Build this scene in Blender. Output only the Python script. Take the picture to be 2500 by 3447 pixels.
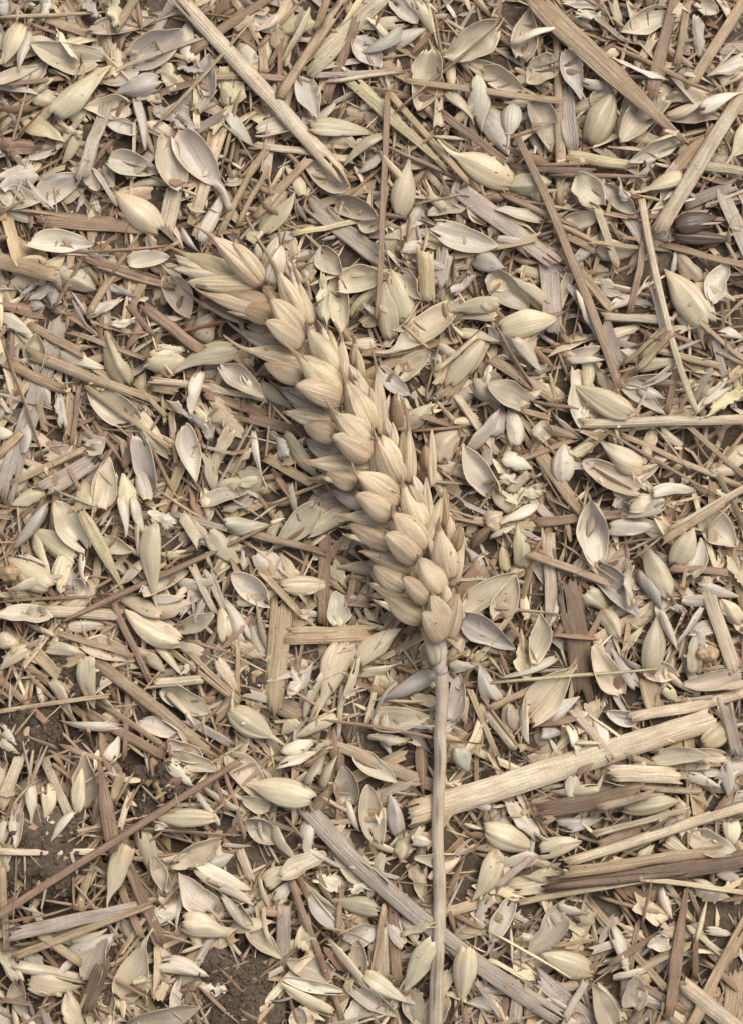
import bpy, math
import numpy as np
from mathutils import Vector

# ---------------------------------------------------------------- scene, camera, light
scene = bpy.context.scene
for o in list(bpy.data.objects):
    bpy.data.objects.remove(o, do_unlink=True)
COL = scene.collection
U = 0.01                       # all measures below are centimetres; U turns them into metres
HC = 46.0                      # lens height above the litter, cm
PXCM = 184.0                   # sheet pixels per cm at the level of the litter (z = 0)
W_PX, H_PX = 2500, 3447

cd = bpy.data.cameras.new('camera')
cam = bpy.data.objects.new('camera', cd)
COL.objects.link(cam)
cam.location = (0, 0, HC * U)
cam.rotation_euler = (0, 0, 0)
cd.sensor_fit = 'VERTICAL'
cd.sensor_height = 24.0
cd.lens = 24.0 * HC / (H_PX / PXCM)
cd.clip_start = 0.01
cd.clip_end = 50.0
scene.camera = cam

SUN_EL, SUN_AZ = math.radians(54), math.radians(38)     # azimuth clockwise from the top of the picture
world = bpy.data.worlds.new('World')
scene.world = world
world.use_nodes = True
wn = world.node_tree
wn.nodes.clear()
w_out = wn.nodes.new('ShaderNodeOutputWorld')
w_bg = wn.nodes.new('ShaderNodeBackground')
w_sky = wn.nodes.new('ShaderNodeTexSky')
w_sky.sky_type = 'NISHITA'
w_sky.sun_disc = False
w_sky.sun_elevation = SUN_EL
w_sky.sun_rotation = SUN_AZ
w_sky.dust_density = 3.0
w_bg.inputs['Strength'].default_value = 0.11
w_hs = wn.nodes.new('ShaderNodeHueSaturation')          # thin high cloud: the sky's blue washed out evenly
w_hs.inputs['Saturation'].default_value = 0.5
wn.links.new(w_sky.outputs[0], w_hs.inputs['Color'])
wn.links.new(w_hs.outputs[0], w_bg.inputs['Color'])
wn.links.new(w_bg.outputs[0], w_out.inputs['Surface'])

sl = bpy.data.lights.new('sun', 'SUN')
sl.energy = 1.7
sl.angle = math.radians(40)
sl.color = (1.0, 0.965, 0.915)
sun = bpy.data.objects.new('sun', sl)
COL.objects.link(sun)
sd = Vector((math.sin(SUN_AZ) * math.cos(SUN_EL), math.cos(SUN_AZ) * math.cos(SUN_EL), math.sin(SUN_EL)))
sun.rotation_euler = sd.to_track_quat('Z', 'Y').to_euler()
sun.location = sd * 2.0

scene.render.engine = 'CYCLES'
scene.view_settings.view_transform = 'Standard'
scene.view_settings.look = 'None'
scene.view_settings.exposure = 0.62
scene.view_settings.gamma = 1.0
scene.view_settings.use_curve_mapping = False

rng = np.random.default_rng(7)
# ---------------------------------------------------------------- survey of the litter
# one line per piece: kind colour x0 y0 x1 y1 width layer [a x y = awn point] [b n = bend] [#id]
# (x0, y0) blunt end, (x1, y1) pointed end, measured on the field sheet named by the tile key
TILES = {'T0': (0, 0, 1.0), 'T1': (0, 0, .51672), 'T2': (825, 0, .51672), 'T3': (1650, 0, .51672),
         'T4': (0, 850, .51672), 'T5': (825, 1700, .51672), 'T6': (1650, 850, .51672),
         'T7': (0, 1700, .51672), 'T8': (1650, 1700, .51672), 'T9': (0, 2550, .51672),
         'T10': (825, 2550, .51672), 'T11': (1650, 2550, .51672), 'T12': (825, 850, .51672)}
SURVEY = {}
SURVEY['T0'] = """
H P 592 -20 1152 594 52 4 #blade
N T 527 426 852 75 15 3
S B 640 175 940 -30 34 2
L T 1785 -15 2308 487 74 4 #leaf
H P 2213 780 2545 235 52 4 #palestraw
S B 1735 455 2084 1312 27 4 b 2 #splitstick
S P 2160 670 2342 1385 24 4 b -3
S B 1990 720 2510 738 18 1
N B 214 2093 915 1768 20 4 #longfibre
S B -30 3095 804 2568 25 4 #lowstraw
S G 1030 2724 1890 3425 62 3 b -4 #greyleaf
H P 1378 2745 2400 2420 88 3 #thickstraw
S P 2118 2415 2520 2325 36 3 b -2
H P 1900 2905 2520 2712 32 3
S P 1700 2998 2130 2930 72 2
S D 1840 2982 2520 2882 58 3 b -2 #curled
S T 1900 2935 2420 2868 40 3
N D 1830 2990 2300 2940 26 4
S Y 1742 3042 2180 2955 22 3
S Y 2150 2955 2520 3010 18 3
S O 2305 3470 2530 3080 42 4 #rightstick
L B 2248 3425 2308 2992 44 3 #roseblade
H P 2298 3315 2490 3470 52 4
H K 940 330 1170 -20 35 4 #speckled
S P 1030 240 1300 -25 72 2
S B 1090 355 1203 60 32 3
L Y 1140 225 1500 572 46 3 #yellowstem
S B 1304 320 1271 1072 21 4 #ruststick
N B 1340 360 1290 720 10 3
S T 1362 270 1890 342 22 4
N B 1331 375 1680 78 9 4
N B 1285 487 1590 620 16 2
S T 1295 294 1570 615 24 3
S B 1476 372 1700 545 28 2
S G 1047 255 1300 240 20 3
N P 1100 275 1357 240 14 3
S T 858 730 1042 535 28 2
S Y 985 788 1210 742 18 3
S P 860 488 1190 540 24 2
S G 1040 680 1290 880 60 1
S T 825 600 905 500 30 2
S T 800 760 905 560 16 2
S T 735 800 860 550 22 2
S G 1545 640 1868 888 62 2
S O 1068 98 1105 -15 30 3
S O 388 100 460 -15 34 3
N B 457 -10 480 105 18 3
S B 2187 330 2275 -20 46 2
S T 2275 222 2312 8 24 2
S T 2320 292 2510 -10 38 3
N O 2022 130 2390 318 16 2
S T 1885 700 1872 118 30 2
S P 1895 560 1890 440 22 2
S G 1922 500 1900 285 50 2
H Y 1900 520 2128 558 40 3
S B 1722 560 2000 580 24 3
N B 1850 590 2185 597 14 3
N B 1800 555 1990 550 10 3
S P 2003 697 2078 895 26 3
S G 2110 725 2180 830 50 2
S B 2180 745 2118 1055 24 3
N B 1680 650 1940 765 22 2
N T 1870 750 2045 838 16 2
N T 1712 670 2110 740 10 2
S O 2228 820 2520 897 22 3
S G 2296 690 2470 625 40 2
H T -30 868 196 928 56 3
S B 280 870 590 965 20 3
N B 330 900 583 975 12 3
N B 300 862 560 945 10 2
N B 175 1042 286 864 16 3
S T 303 1050 385 920 24 3
N T 375 930 470 780 14 3
H T 95 1188 540 1360 38 3
S O 12 1217 212 1312 34 3
N B 24 1180 150 1545 12 3
S G 12 1680 200 1080 66 1
S T 98 1093 276 1190 30 3
S T 232 1117 492 1208 18 3
S P 506 1278 850 1330 24 3
S T 508 1295 605 1315 44 2
S B 690 1325 900 1400 34 2
S B 825 1400 1060 1470 40 2
S T 290 1300 574 1508 18 3
S T 450 1284 560 1400 18 3
S B 482 1030 690 1185 34 3
S B 434 1025 517 1128 22 2
N R 568 1122 850 1062 12 3
S B 243 1500 268 1294 16 3
N B 315 1418 415 1560 16 2
S T 573 1387 595 1563 18 3
S T 36 1630 290 1510 24 3
S O -10 1535 74 1455 30 3
S G 150 1650 315 1550 62 2
S B 410 1570 465 1490 36 2
N P 190 1650 330 1705 16 3
N B 505 1495 610 1700 14 2
S T 1730 1400 1950 1715 48 2
H P 1955 1425 2510 1412 32 3
S P 2250 1785 2520 1635 30 3
g C 772 2390 920 2485 92 3 a 1005 2545 #floretleft
S T 1075 2490 1500 2665 42 2
c C 1552 2072 1742 1935 82 3
H P 1620 2377 1729 2520 32 3
N T 1618 2342 1780 2555 14 3
S O 1645 2385 1855 2282 24 3
g W 1540 2515 1575 2600 64 3
d Y 1335 2880 1385 2820 60 3
d P 1390 2825 1460 2840 40 2
c C 1540 2884 1394 2870 60 2
g C 1628 2790 1800 2860 92 3 #floretlow
N C 1565 2778 1625 2790 16 2
d C 1672 2875 1585 3037 78 3
c P 1719 3030 1650 3175 70 3
f P 1640 3015 1615 3125 60 2
g C 1572 3185 1551 3395 84 3
d C 1465 3165 1353 3340 88 3
H T 320 2225 736 2550 44 3 #tanlower
"""
SURVEY['T1'] = """
g C 130 150 30 420 145 3
d P 190 190 120 470 75 2
c C -30 160 20 330 80 2
f P 300 -20 275 130 95 3
f C 110 20 240 40 60 2
d G -20 60 130 30 110 2
N Y -10 118 680 72 24 3
c C 645 400 200 280 195 3
f P 480 390 360 200 100 3
d C 385 765 720 400 165 3
d Y 570 800 430 640 130 2
c G 850 390 1190 175 205 3
c T 600 190 1020 120 125 2
f C 730 -10 750 170 120 3
f G 560 -10 640 120 100 3
S P 668 515 1310 250 28 3 b 3
f C 1040 430 1160 570 140 2
d G 1035 510 735 610 150 3
f T 900 640 1050 640 100 2
c G 910 480 670 550 115 2
c C 850 680 550 680 155 2
s P 870 615 945 985 75 3
c G 900 860 670 790 115 2
S G 540 1160 690 670 85 3
d Y 165 775 425 940 155 3
f C 380 800 530 880 90 2
d C 210 600 400 690 130 2
S P 0 830 335 510 42 2
S T -10 760 300 560 36 2
N T 50 1015 208 488 16 3
N R 120 880 312 690 12 3
S B -10 555 420 505 34 2
c C -10 530 255 430 85 2
c P 720 1020 1040 1120 165 2
c C 1165 1240 1060 870 190 3
c P 1180 860 1450 1190 225 3 a 1510 1360
g C 1045 1500 745 1245 195 3
c P 200 1545 605 1610 155 3
c P 245 1270 545 1140 175 2
f P 180 1190 340 1360 70 3
c C -20 1270 270 1310 155 2
S B 240 1430 910 1480 115 2
N O -10 1350 440 1415 24 2
N B 460 1645 1130 1595 30 2
N B -5 1395 158 1298 18 3
d P 1300 1570 1450 1240 100 2
s P 1180 1480 1310 1650 60 2
S B 1040 1470 1200 1620 32 2
c G 1370 620 1380 350 145 2
d C 1490 680 1450 540 95 2
d P 1230 410 1220 120 115 1
d P 1480 760 1660 960 110 2
f G 1150 430 1310 470 85 2
f G 1150 710 1280 840 120 2
f P 980 690 1180 850 110 2
c C 580 1110 640 1240 95 2
d P 680 1080 730 1240 80 1
S P 1080 1500 1140 1230 110 1
S T 1410 500 1560 490 50 2
N T 1440 1080 1570 590 26 2
S P 1280 1400 1440 870 70 1
S T 270 110 580 220 62 1
S B 915 790 1010 1010 36 1
"""
SURVEY['T2'] = """
g C 1745 1180 1360 1005 205 4 a 1250 910 #awnedfloret
g C 1000 1410 1060 1060 168 4 a 1055 950 #uprightgrain
d P 1515 500 1530 860 142 4
c P 1225 1490 1645 1610 185 3
c C 1630 150 1280 365 205 3
c C 1190 335 1115 720 195 2
c C 75 870 450 790 125 2
d C 430 830 860 865 135 2
f T 440 880 820 940 120 1
d G 1020 190 778 342 112 3
d C 1060 130 740 195 95 2
d G 890 310 1195 180 110 2
c G 720 240 880 450 170 1
c P 380 470 470 785 150 3
d Y 430 110 200 210 135 2
s C 420 60 225 410 65 3
d P 215 100 75 205 65 2
s T 900 880 640 1095 85 3
c C 650 1250 400 1050 175 1
d C 110 1520 330 1258 118 3
c C 1460 1310 1180 1390 115 2
N O 1080 1335 1395 1275 16 3
c T 600 1300 870 1400 150 1
c C 740 1470 900 1450 110 1
c P 950 0 1120 150 105 2
s C 1110 0 1230 220 90 2
N P 1230 890 1450 910 32 2
s C 1290 600 1480 820 90 2
c T 1650 490 1430 400 120 2
S P 1255 830 1260 640 70 1
c T 1570 1440 1440 1360 115 1
S T 80 495 280 515 45 1
S T 110 280 125 480 55 1
S O 160 430 260 230 30 2
N B 330 560 370 780 14 2
S P 1180 1260 1290 1350 60 2
"""
SURVEY['T3'] = """
c C 1150 50 830 205 155 2
c T 200 390 270 50 175 2
s P 140 290 465 175 65 4
c C 430 400 230 540 185 2
c C -40 420 220 570 155 2
c G 480 330 595 650 135 2
g P 150 670 115 900 138 4 a 105 995
c T 270 660 385 990 160 2
g C 650 930 800 590 198 3 #splitgrain
c P 680 690 760 560 110 2
d G 600 540 790 540 75 2
c C 1150 620 860 950 200 2
c T 1230 860 880 1020 155 2
d T 1400 620 1060 650 140 1
s C 1150 780 1490 650 80 3
c T 1500 750 1160 790 90 2
d P 1365 720 1645 600 115 3
d P 1700 380 1400 500 130 2
f G 1340 120 1380 360 115 2
d C 1700 820 1570 1020 150 2 a 1400 1195
c C 720 1330 560 1130 195 3
c T 740 1200 950 1380 125 2
d C 1260 1150 1000 1240 115 2 a 860 1245
f G 800 1180 870 1310 100 2
g C 120 1200 400 1180 155 2
g K 1200 1480 1480 1410 150 4 #blackseed
g K 1190 1535 1590 1560 95 4
c T 480 1430 700 1400 115 1
c T 330 1440 20 1370 85 2
d C 700 1620 960 1630 155 1
f W 460 1520 520 1540 42 3
f P 480 20 760 10 65 2
f P 560 90 720 110 80 2
S P 790 0 840 150 60 2
S P 680 110 880 270 32 3
c C 1340 0 1490 70 110 2
f P 790 385 1120 515 50 4
S P 950 430 1060 250 60 2
S P 1480 540 1645 470 70 2
S P 1290 1060 1645 1120 60 1
f P 900 1180 1060 1050 65 1
S G 1130 1170 1200 1080 60 1
"""
SURVEY['T4'] = """
c P 835 60 1110 35 112 3
d T 370 150 630 240 135 2
f P 585 400 790 300 72 2
f P 730 470 890 430 62 2
f G 700 190 890 260 82 2
f P 850 300 960 310 60 2
d Y 835 845 690 495 168 4
c Y 235 760 250 530 155 2
d P 380 660 690 745 92 2
d C 955 690 1270 720 168 3
f C 1030 620 1205 640 65 4
d C 1540 640 1130 785 152 4
d T 1280 570 1400 390 170 1
c T 1110 150 1250 430 180 1
d P 1300 780 1240 1060 98 4
f G 1260 1060 1390 1210 95 2
f T 1100 960 1260 1080 110 2
c C 890 1110 560 880 195 2
c P 1170 1140 1270 1510 152 3
d T 1330 1300 1370 1580 100 2
c T 1440 740 1720 950 152 3
c G 930 1200 1020 1580 165 2
d C 1720 1480 1375 1515 155 2
c P 1310 1650 1620 1575 115 2
c C 680 1660 690 1330 152 3
d C 840 1720 790 1440 155 2
d Y 545 1680 545 1480 142 2
d C 290 1560 60 1650 112 1
c C 285 1330 500 1275 95 2
f P 130 1430 290 1400 62 2
c P 565 1300 690 1215 112 2
d P -30 1180 90 1180 92 2
f P 370 900 405 1120 85 2
f P 0 960 70 1050 42 2
d P 0 420 215 530 102 2
d G 190 330 290 350 102 2
f G 140 280 230 210 62 2
f P 920 970 990 1060 45 2
f T 1500 1150 1370 1450 90 2
"""
SURVEY['T5'] = """
d P -120 140 160 115 132 3
N P 160 120 250 90 32 3
c C 480 10 190 290 165 2
d C 690 20 415 220 122 2
S P 160 220 230 50 72 2
S B 20 180 520 310 52 3
g C 245 530 560 520 132 3
c P 170 640 -60 420 175 3
S B 520 180 510 790 78 1
S T 245 610 180 1310 150 2 #ribbedstrip
S T 115 440 360 710 46 3
c P 600 785 595 560 135 2
H T 275 865 815 850 88 3 #stub
S T 290 820 830 800 42 3
d C 730 1010 1015 805 152 3
s C 745 1090 1015 1020 75 3
f T 640 940 800 880 45 2
d C 650 905 500 1300 192 4 a 440 1400
s C 530 1000 370 1400 92 3
s C 730 990 580 1360 65 3
f T 650 1250 740 1180 75 3
N P 630 1180 605 1540 42 2
d C 590 1370 320 1530 85 3
d C 330 1390 235 1500 92 2
d G 1230 1090 830 1275 115 2
c C 815 1420 1200 1400 182 2
f T 820 1500 1060 1540 92 2
f P 1000 1440 1200 1440 52 3
N B 505 1395 1535 1552 28 4
d P 250 1620 480 1530 112 3
f C 440 1610 540 1540 82 2
f P 290 1060 340 1170 82 2
d P 280 1230 380 1150 92 2
S B 200 1310 370 1380 92 1
S P 865 1090 790 1430 38 2
c G 1420 740 1770 920 182 3
S B 1400 640 1560 390 150 1
c G 1340 1400 1400 1095 135 2
d P 1330 1060 1510 1040 85 2
d G 1620 1280 1510 1010 125 2
N T 1330 1010 1460 945 15 3
N C 1480 1420 1510 1150 15 3
S T 1460 1200 1640 1640 42 3
"""
SURVEY['T6'] = """
g C 1420 470 1140 100 225 4 #bigfloret
c P 1430 320 1560 60 142 2
d T 1360 200 1220 0 142 1
d C 380 350 130 165 125 4
c T -20 150 255 370 172 2
d C 60 510 430 420 182 4
d C -60 340 80 320 92 3
s P 140 570 330 800 112 2
c P 480 690 710 620 105 2
s P 500 710 740 705 65 3
c P 540 760 540 1160 172 2
g C 900 1060 545 855 175 4 #curvedgrain
c C 620 990 790 1060 112 1
c T 260 1000 -20 850 165 3
d P 170 1250 110 1010 132 3
d G -10 1200 90 990 132 2
c T 330 1240 330 1080 152 2
g P 470 1500 480 1240 152 2
d C 1000 1400 720 1230 155 3 a 580 1165
c T 960 1560 590 1380 172 2
d P 1050 1560 1345 1560 85 3
d C 900 1650 1150 1610 132 2
d P 80 1330 270 1415 112 3
d C 190 1645 0 1570 152 2
f C 180 1560 345 1580 92 2
f P 60 1470 150 1480 80 2
S P 120 1560 240 1440 62 2
N B 30 480 270 870 24 3
S T 0 690 460 980 72 1
N B 720 1150 1480 1590 26 3
S T 850 1190 1620 1520 38 2
S T 1280 1125 1650 1450 36 2
N B 270 970 570 1020 22 4
S O 200 1030 390 1080 42 2
S G 375 20 400 520 130 1
S T 560 110 800 385 62 2
S P 725 415 1170 440 52 3
S T 870 720 1160 480 28 3
S T 950 770 1180 520 46 3
N O 840 780 950 745 18 3
S P 760 540 950 490 72 1
S T 1090 640 1530 745 42 2
S B 1150 1050 1205 760 42 2
d T 980 740 1230 700 85 2
c P 880 850 1170 780 85 2
d G 960 890 1145 960 85 2
c C 870 870 1140 1055 95 2
f P 780 360 1030 190 92 2
d P 740 170 790 320 122 1
S G 740 450 850 740 72 1
s P 560 250 640 480 92 1
d P 1490 510 1645 560 65 2
S P 1500 630 1645 700 62 2
f Y 1420 1040 1640 900 120 1
f P 1340 1040 1560 820 82 1
N O 1450 395 1645 360 12 2
S O 1570 810 1650 740 72 3
d T 1430 1420 1645 1430 112 1
S P 1100 1160 1240 1260 62 1
N T 1080 1150 1310 1440 14 3
"""
SURVEY['T7'] = """
d C 500 345 205 150 175 3
c C 560 290 370 -30 195 3
s G 300 5 85 285 85 3
L Y 530 40 800 560 80 3 #yellowleaf
c C 640 240 865 295 135 2
s P 780 -60 810 215 82 3
s P 850 -40 930 200 92 3
d C 985 140 1015 600 155 4 a 1050 720 #tailed
d C 970 360 780 530 112 2 a 700 585
c C 950 600 1240 450 145 2
d P 1000 620 1215 590 75 3
f P 990 50 1150 110 155 2
S G 1130 60 1500 160 42 2
d C 1370 170 1560 380 145 2
S P 1180 60 1300 240 72 2
g C 330 540 40 350 175 3
s C 240 480 35 545 75 3
f P 140 320 290 380 42 3
c G 420 560 440 390 125 2
c G 490 490 600 580 115 2
s P 540 320 570 540 65 3
N B -10 632 650 595 22 2
H P 265 690 800 720 78 3 #ribbedstub
d C 1185 890 810 680 165 4
d C 1350 970 1130 900 125 2
d T 1060 720 720 600 115 2
d T 980 700 1260 630 132 1
c C 1140 820 1395 700 115 3
S P 1250 390 1400 700 52 2
S P 1360 430 1480 720 62 2
d P 1600 885 1470 600 108 3
d C 1470 890 1430 660 122 2
c P -20 720 345 755 155 3
d C -20 880 130 910 122 2
d C 190 930 0 1080 98 3
f P 245 930 280 850 65 3
N P 180 930 260 870 32 3
d C 300 930 560 980 98 3
d C 575 990 615 1330 148 3
s Y 650 1200 755 1340 65 2
c T 540 920 870 1030 155 2
S T 380 830 870 990 38 3
S B 740 640 990 1180 52 2
s C 950 850 1185 1115 85 2
S T 1080 930 1500 1245 38 3
S T 1230 960 1560 1270 36 3
d T 960 980 1080 1090 85 1
H P 992 1165 1320 1135 66 3
c C 1050 1190 1380 1340 155 2
s C 1080 1230 1275 1445 52 3
S T 1550 890 1550 1230 30 2
N B 1200 880 1535 968 18 3
S T 230 960 470 1200 82 2
s T 350 1130 515 1420 92 3
S T -10 1345 712 1245 30 3
d P 780 1440 385 1410 65 3
S B 520 1330 1075 1640 68 2
S B 835 1100 815 1650 38 2
c P 905 1410 1200 1510 115 2
d P 700 1660 770 1505 105 2
c P 1100 1560 1330 1660 135 2
S G 1210 1380 1510 1570 62 2
d P -10 1440 120 1565 75 2
d C 0 1530 130 1620 62 2
"""
SURVEY['T8'] = """
c P 725 370 650 -30 208 4 #openboat
d P 770 150 1105 125 112 3
d P 1130 -10 880 80 92 2
d Y 210 410 170 110 118 3
d Y 100 440 80 200 82 2
s P 320 10 55 130 92 3
s P 0 230 160 140 72 3
d C -30 130 80 50 142 2
S P 375 180 400 775 88 2
S B 290 110 850 60 62 2
S T 245 315 800 520 52 3
N O 450 240 860 515 14 3
S D 500 510 620 1250 160 2 #darkstraw
d C 620 560 760 690 142 2
d T 720 680 840 870 132 3
c G 680 400 970 720 172 2
f C 910 370 915 640 112 3
d C 1180 575 1000 240 145 3
s G 1000 420 1130 690 112 2
c C 40 740 170 460 172 1
c C 275 1040 310 700 155 3
s P 430 1000 70 1130 75 2
c C 260 1400 530 1075 215 4 a 165 1510 #widehusk
c C 850 1240 650 920 175 3
d G 950 1190 770 910 92 2
N Y 0 1160 1095 1065 20 4
N O 480 1110 660 1100 20 3
g C 1040 1090 1090 715 162 3 #teardrop
c C 1000 1080 1230 1110 135 2
s P 1110 680 1225 940 65 3
g C 1210 395 1320 150 158 3
c P 1300 470 1390 220 112 2
S T 1110 235 1540 -30 52 3
N T 930 355 1135 195 20 3
N P 1400 160 1560 -5 16 3
c T 1380 60 1610 260 205 2
S P 1390 480 1590 1085 88 2
f C 1530 340 1660 540 102 3
d P 1340 530 1640 600 82 3
d C 1650 770 1500 610 132 2
S B 1170 410 1550 440 52 2
c T 1630 1100 1255 1185 135 3
d C 1330 1100 1310 820 122 2
f G 1350 810 1400 950 82 2
d C 1660 1165 1455 1205 55 3
d Y 1130 1190 1220 1290 82 2
S T 1010 1110 1060 1340 112 1
c P 980 1380 755 1350 112 2
c T 1530 1620 1150 1590 95 3
g Y 1380 1560 1620 1400 155 2
S G 1520 1280 1620 1645 85 3
c T 1060 1650 1420 1640 115 3
S P 530 1330 790 1650 58 3
f P 570 1290 610 1380 65 2
d G 350 1410 580 1250 122 2
s P 240 1260 250 1555 92 2
d T 120 1300 150 1480 92 2
s P 490 1430 560 1660 82 3
N P 555 1548 730 1552 26 3
d G 330 1490 480 1500 85 1
"""
SURVEY['T9'] = """
c T 530 330 560 -40 175 2
d C 500 370 550 70 105 3
S P 10 310 130 -10 82 2
c T 110 300 110 590 92 2
N O 80 330 250 155 14 3 b 8
d C 310 170 290 420 105 3
s P 180 170 195 440 75 2
S P 285 10 460 390 62 3
s P 480 360 330 555 65 3
L B 740 620 650 20 95 3 #rosewedge
S B 840 700 1050 1200 72 2
S B 790 850 920 1170 52 2
S T 730 300 790 110 62 3
N T 740 310 875 100 20 3
S P 785 460 860 210 42 3
g C 1400 400 990 390 122 2
d P 1110 40 1260 190 92 2
c C 1120 -20 1420 80 125 2
S P 1270 220 1430 430 38 2
N B 830 445 1600 515 22 2
S P -10 598 690 625 42 2
N P 165 640 165 850 14 2
d C 820 570 710 920 152 4 a 695 1020 #tailedlow
d T 930 470 1010 800 132 2
c T 1000 650 1040 880 112 2
c T 1120 700 1440 530 152 3
d G 1350 690 1535 630 112 2
d P 1450 565 1645 570 42 2
c P 1430 1050 1165 745 205 3
d P 1285 705 1640 880 122 3
d P 1350 790 1660 970 92 3
s P 1440 900 1615 1140 75 3
c C 1480 930 1660 1080 112 2
d C 1190 1080 1490 1150 165 3
d T 1400 1150 1550 1110 85 2
S G 65 1145 985 960 85 3 #twostrip
S T 100 1290 990 960 52 3
d C 450 1195 700 1120 65 2
d G 450 1280 760 1160 132 2
c T 600 1470 720 1180 172 3
S D 550 1640 680 1340 112 4 #darkchipleft
c C 800 1600 940 1200 212 4 a 1010 1100 #bowl
N P 760 1390 920 1195 20 2 b -10
d P 1010 1360 1390 1440 132 3
f T 1050 1390 1130 1480 122 2
H P 110 1350 560 1450 78 2
S T 270 1150 530 1350 58 2
S P -10 1240 120 1440 92 2
d C 200 1440 530 1500 142 2
d C 480 1790 415 1510 165 4
S B -5 1580 212 1600 32 2
c T 130 1440 170 1720 112 1
S O 640 1625 770 1680 32 3
c T 700 1540 730 1750 132 1
s C 800 1580 820 1720 55 2
c T 850 1750 1310 1600 182 3
f P 1310 1500 1480 1520 105 2
N B 1385 1400 1635 1330 32 2
N B 1310 1500 1560 1740 24 3
d P 1020 1070 1190 930 112 2
s P 1210 850 1155 1150 65 2
S G 1280 1350 1380 1170 52 2
N B 870 740 1085 1000 20 2
S T 25 700 35 1280 50 2
d C -10 560 40 390 65 2
S T 510 1000 590 700 52 1
N B 480 760 480 1000 18 2
N O 495 728 628 736 14 2
S B 1400 110 1470 340 26 2
S B 1460 60 1600 530 26 2
c T 1490 -20 1700 280 182 2
S P 1560 600 1640 800 62 2
"""
SURVEY['T10'] = """
g C 440 270 30 180 188 4 a -60 170 #floretmid
c T 160 330 -30 250 112 2
c T 10 400 250 540 152 1
s T 200 430 330 650 112 2
d P 410 400 405 640 102 2
s P 220 75 470 -20 82 3
s T 300 160 480 10 75 2
s T 410 180 530 0 82 2
s T 500 190 600 -10 75 2
c T 690 310 640 50 172 2
s P 670 290 750 480 65 2
c C 850 550 785 175 168 3
d G 1000 500 945 240 122 3
c C 720 -20 980 170 142 2
S G 670 320 1120 150 72 1
c T 240 780 535 640 135 3
d C 130 830 290 700 132 2
d P 190 945 330 800 92 2
c C 900 840 590 600 165 2
f P 470 770 650 860 122 2
f P 690 870 830 830 62 2
S B 310 790 650 1740 46 3 #brownlong
S B 330 730 500 1110 32 2
c G 420 910 645 1140 142 2
d C 870 1000 540 930 125 2
s C 390 820 590 970 45 3
S B 600 1140 630 840 42 3
c G 640 1160 860 1110 172 2
N O 520 1110 820 1222 14 3 b 8
c T 740 1420 750 1180 132 2
s C 530 1160 910 1600 75 3
d C 770 1415 1075 1610 138 4
c T 680 1460 1000 1690 132 2
S T 830 1430 910 960 52 2
S B 950 800 990 1500 72 2
S P 900 1100 900 1450 92 1
S G 255 960 245 1390 92 2
s C 130 980 200 1260 55 3
s C 100 780 180 1000 52 2
c T 10 1130 220 1340 132 2
d C 360 1250 420 1010 122 1
c T 570 1440 270 1340 172 2
c P 640 1530 240 1430 92 3
d C 580 1670 230 1455 95 3
S P 140 1430 245 1375 42 2
c T 370 1760 370 1620 132 2
f C 1220 1070 1045 1155 92 3
c T 1090 1510 1140 1750 142 2
c T 1280 1520 1240 1750 132 1
S G 1500 1450 1660 1700 32 3
c P 1650 1590 1450 1590 92 2
d T 1580 1330 1560 1490 82 1
"""
SURVEY['T11'] = """
H P 800 105 1210 120 112 4 #ribbedchip
S T 960 190 1370 225 42 2
S D 315 360 955 225 112 4 #darkchip
S T 700 330 1070 235 52 4
g Y 860 320 1240 285 152 2
d C 700 190 375 225 85 2
f P 130 310 310 500 112 3
s P 290 480 440 570 45 3
d C 320 620 590 540 142 3
d P 1530 40 1555 260 92 2
c T 1410 40 1060 10 92 2
S O 920 -5 1070 50 42 2
d P 1280 120 1495 195 82 2
c T 1290 540 1600 630 162 2
d C 1570 420 1575 590 122 2
S P 1145 540 1300 650 82 2
d Y 960 665 1070 570 75 1
S B 690 590 970 470 92 1
S P 670 500 1280 335 44 2
N B 960 520 1190 380 20 2
d C 1310 830 1565 920 122 2
d P 1480 740 1650 820 75 2
d G 430 440 740 390 102 1
S G 20 850 280 640 52 2
c T 490 1000 250 1300 165 3
s P 440 960 645 1015 82 3
S Y 490 1070 640 1180 52 2
g C 670 1420 330 1270 168 3 #lowgrain
S T 640 940 1130 1490 46 2
s P 780 1120 890 1440 92 3
N B 990 1100 1045 800 22 3
N B 800 870 970 1120 26 2
S B 770 1345 1200 1080 42 3
S B 900 1400 965 1060 38 2
N B 690 905 1080 1010 24 2
c T 910 1640 940 1410 168 4 #eggcup
c T 780 1760 645 1480 182 3
d C 870 1710 690 1470 85 2
c T 560 1820 540 1650 172 2
N C 0 1145 520 1430 16 4
N C 130 1110 140 1350 18 4
S G 160 1736 190 1470 82 2
S G 480 1700 620 1460 52 3
S G 300 1430 680 1740 112 1
s P 1110 840 1190 1060 75 2
d P 1400 1120 1585 1160 75 3
N P 1335 1205 1410 950 34 3
S P 1280 1100 1500 1280 36 2
S B 1330 1150 1335 1450 42 2
S B 1290 850 1390 1080 32 2
S T 1620 1400 1560 1760 140 2
c P 1160 1200 1020 1230 112 1
d G 1240 1500 1290 1700 92 1
S B 980 1480 1280 1660 52 2
"""
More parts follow.
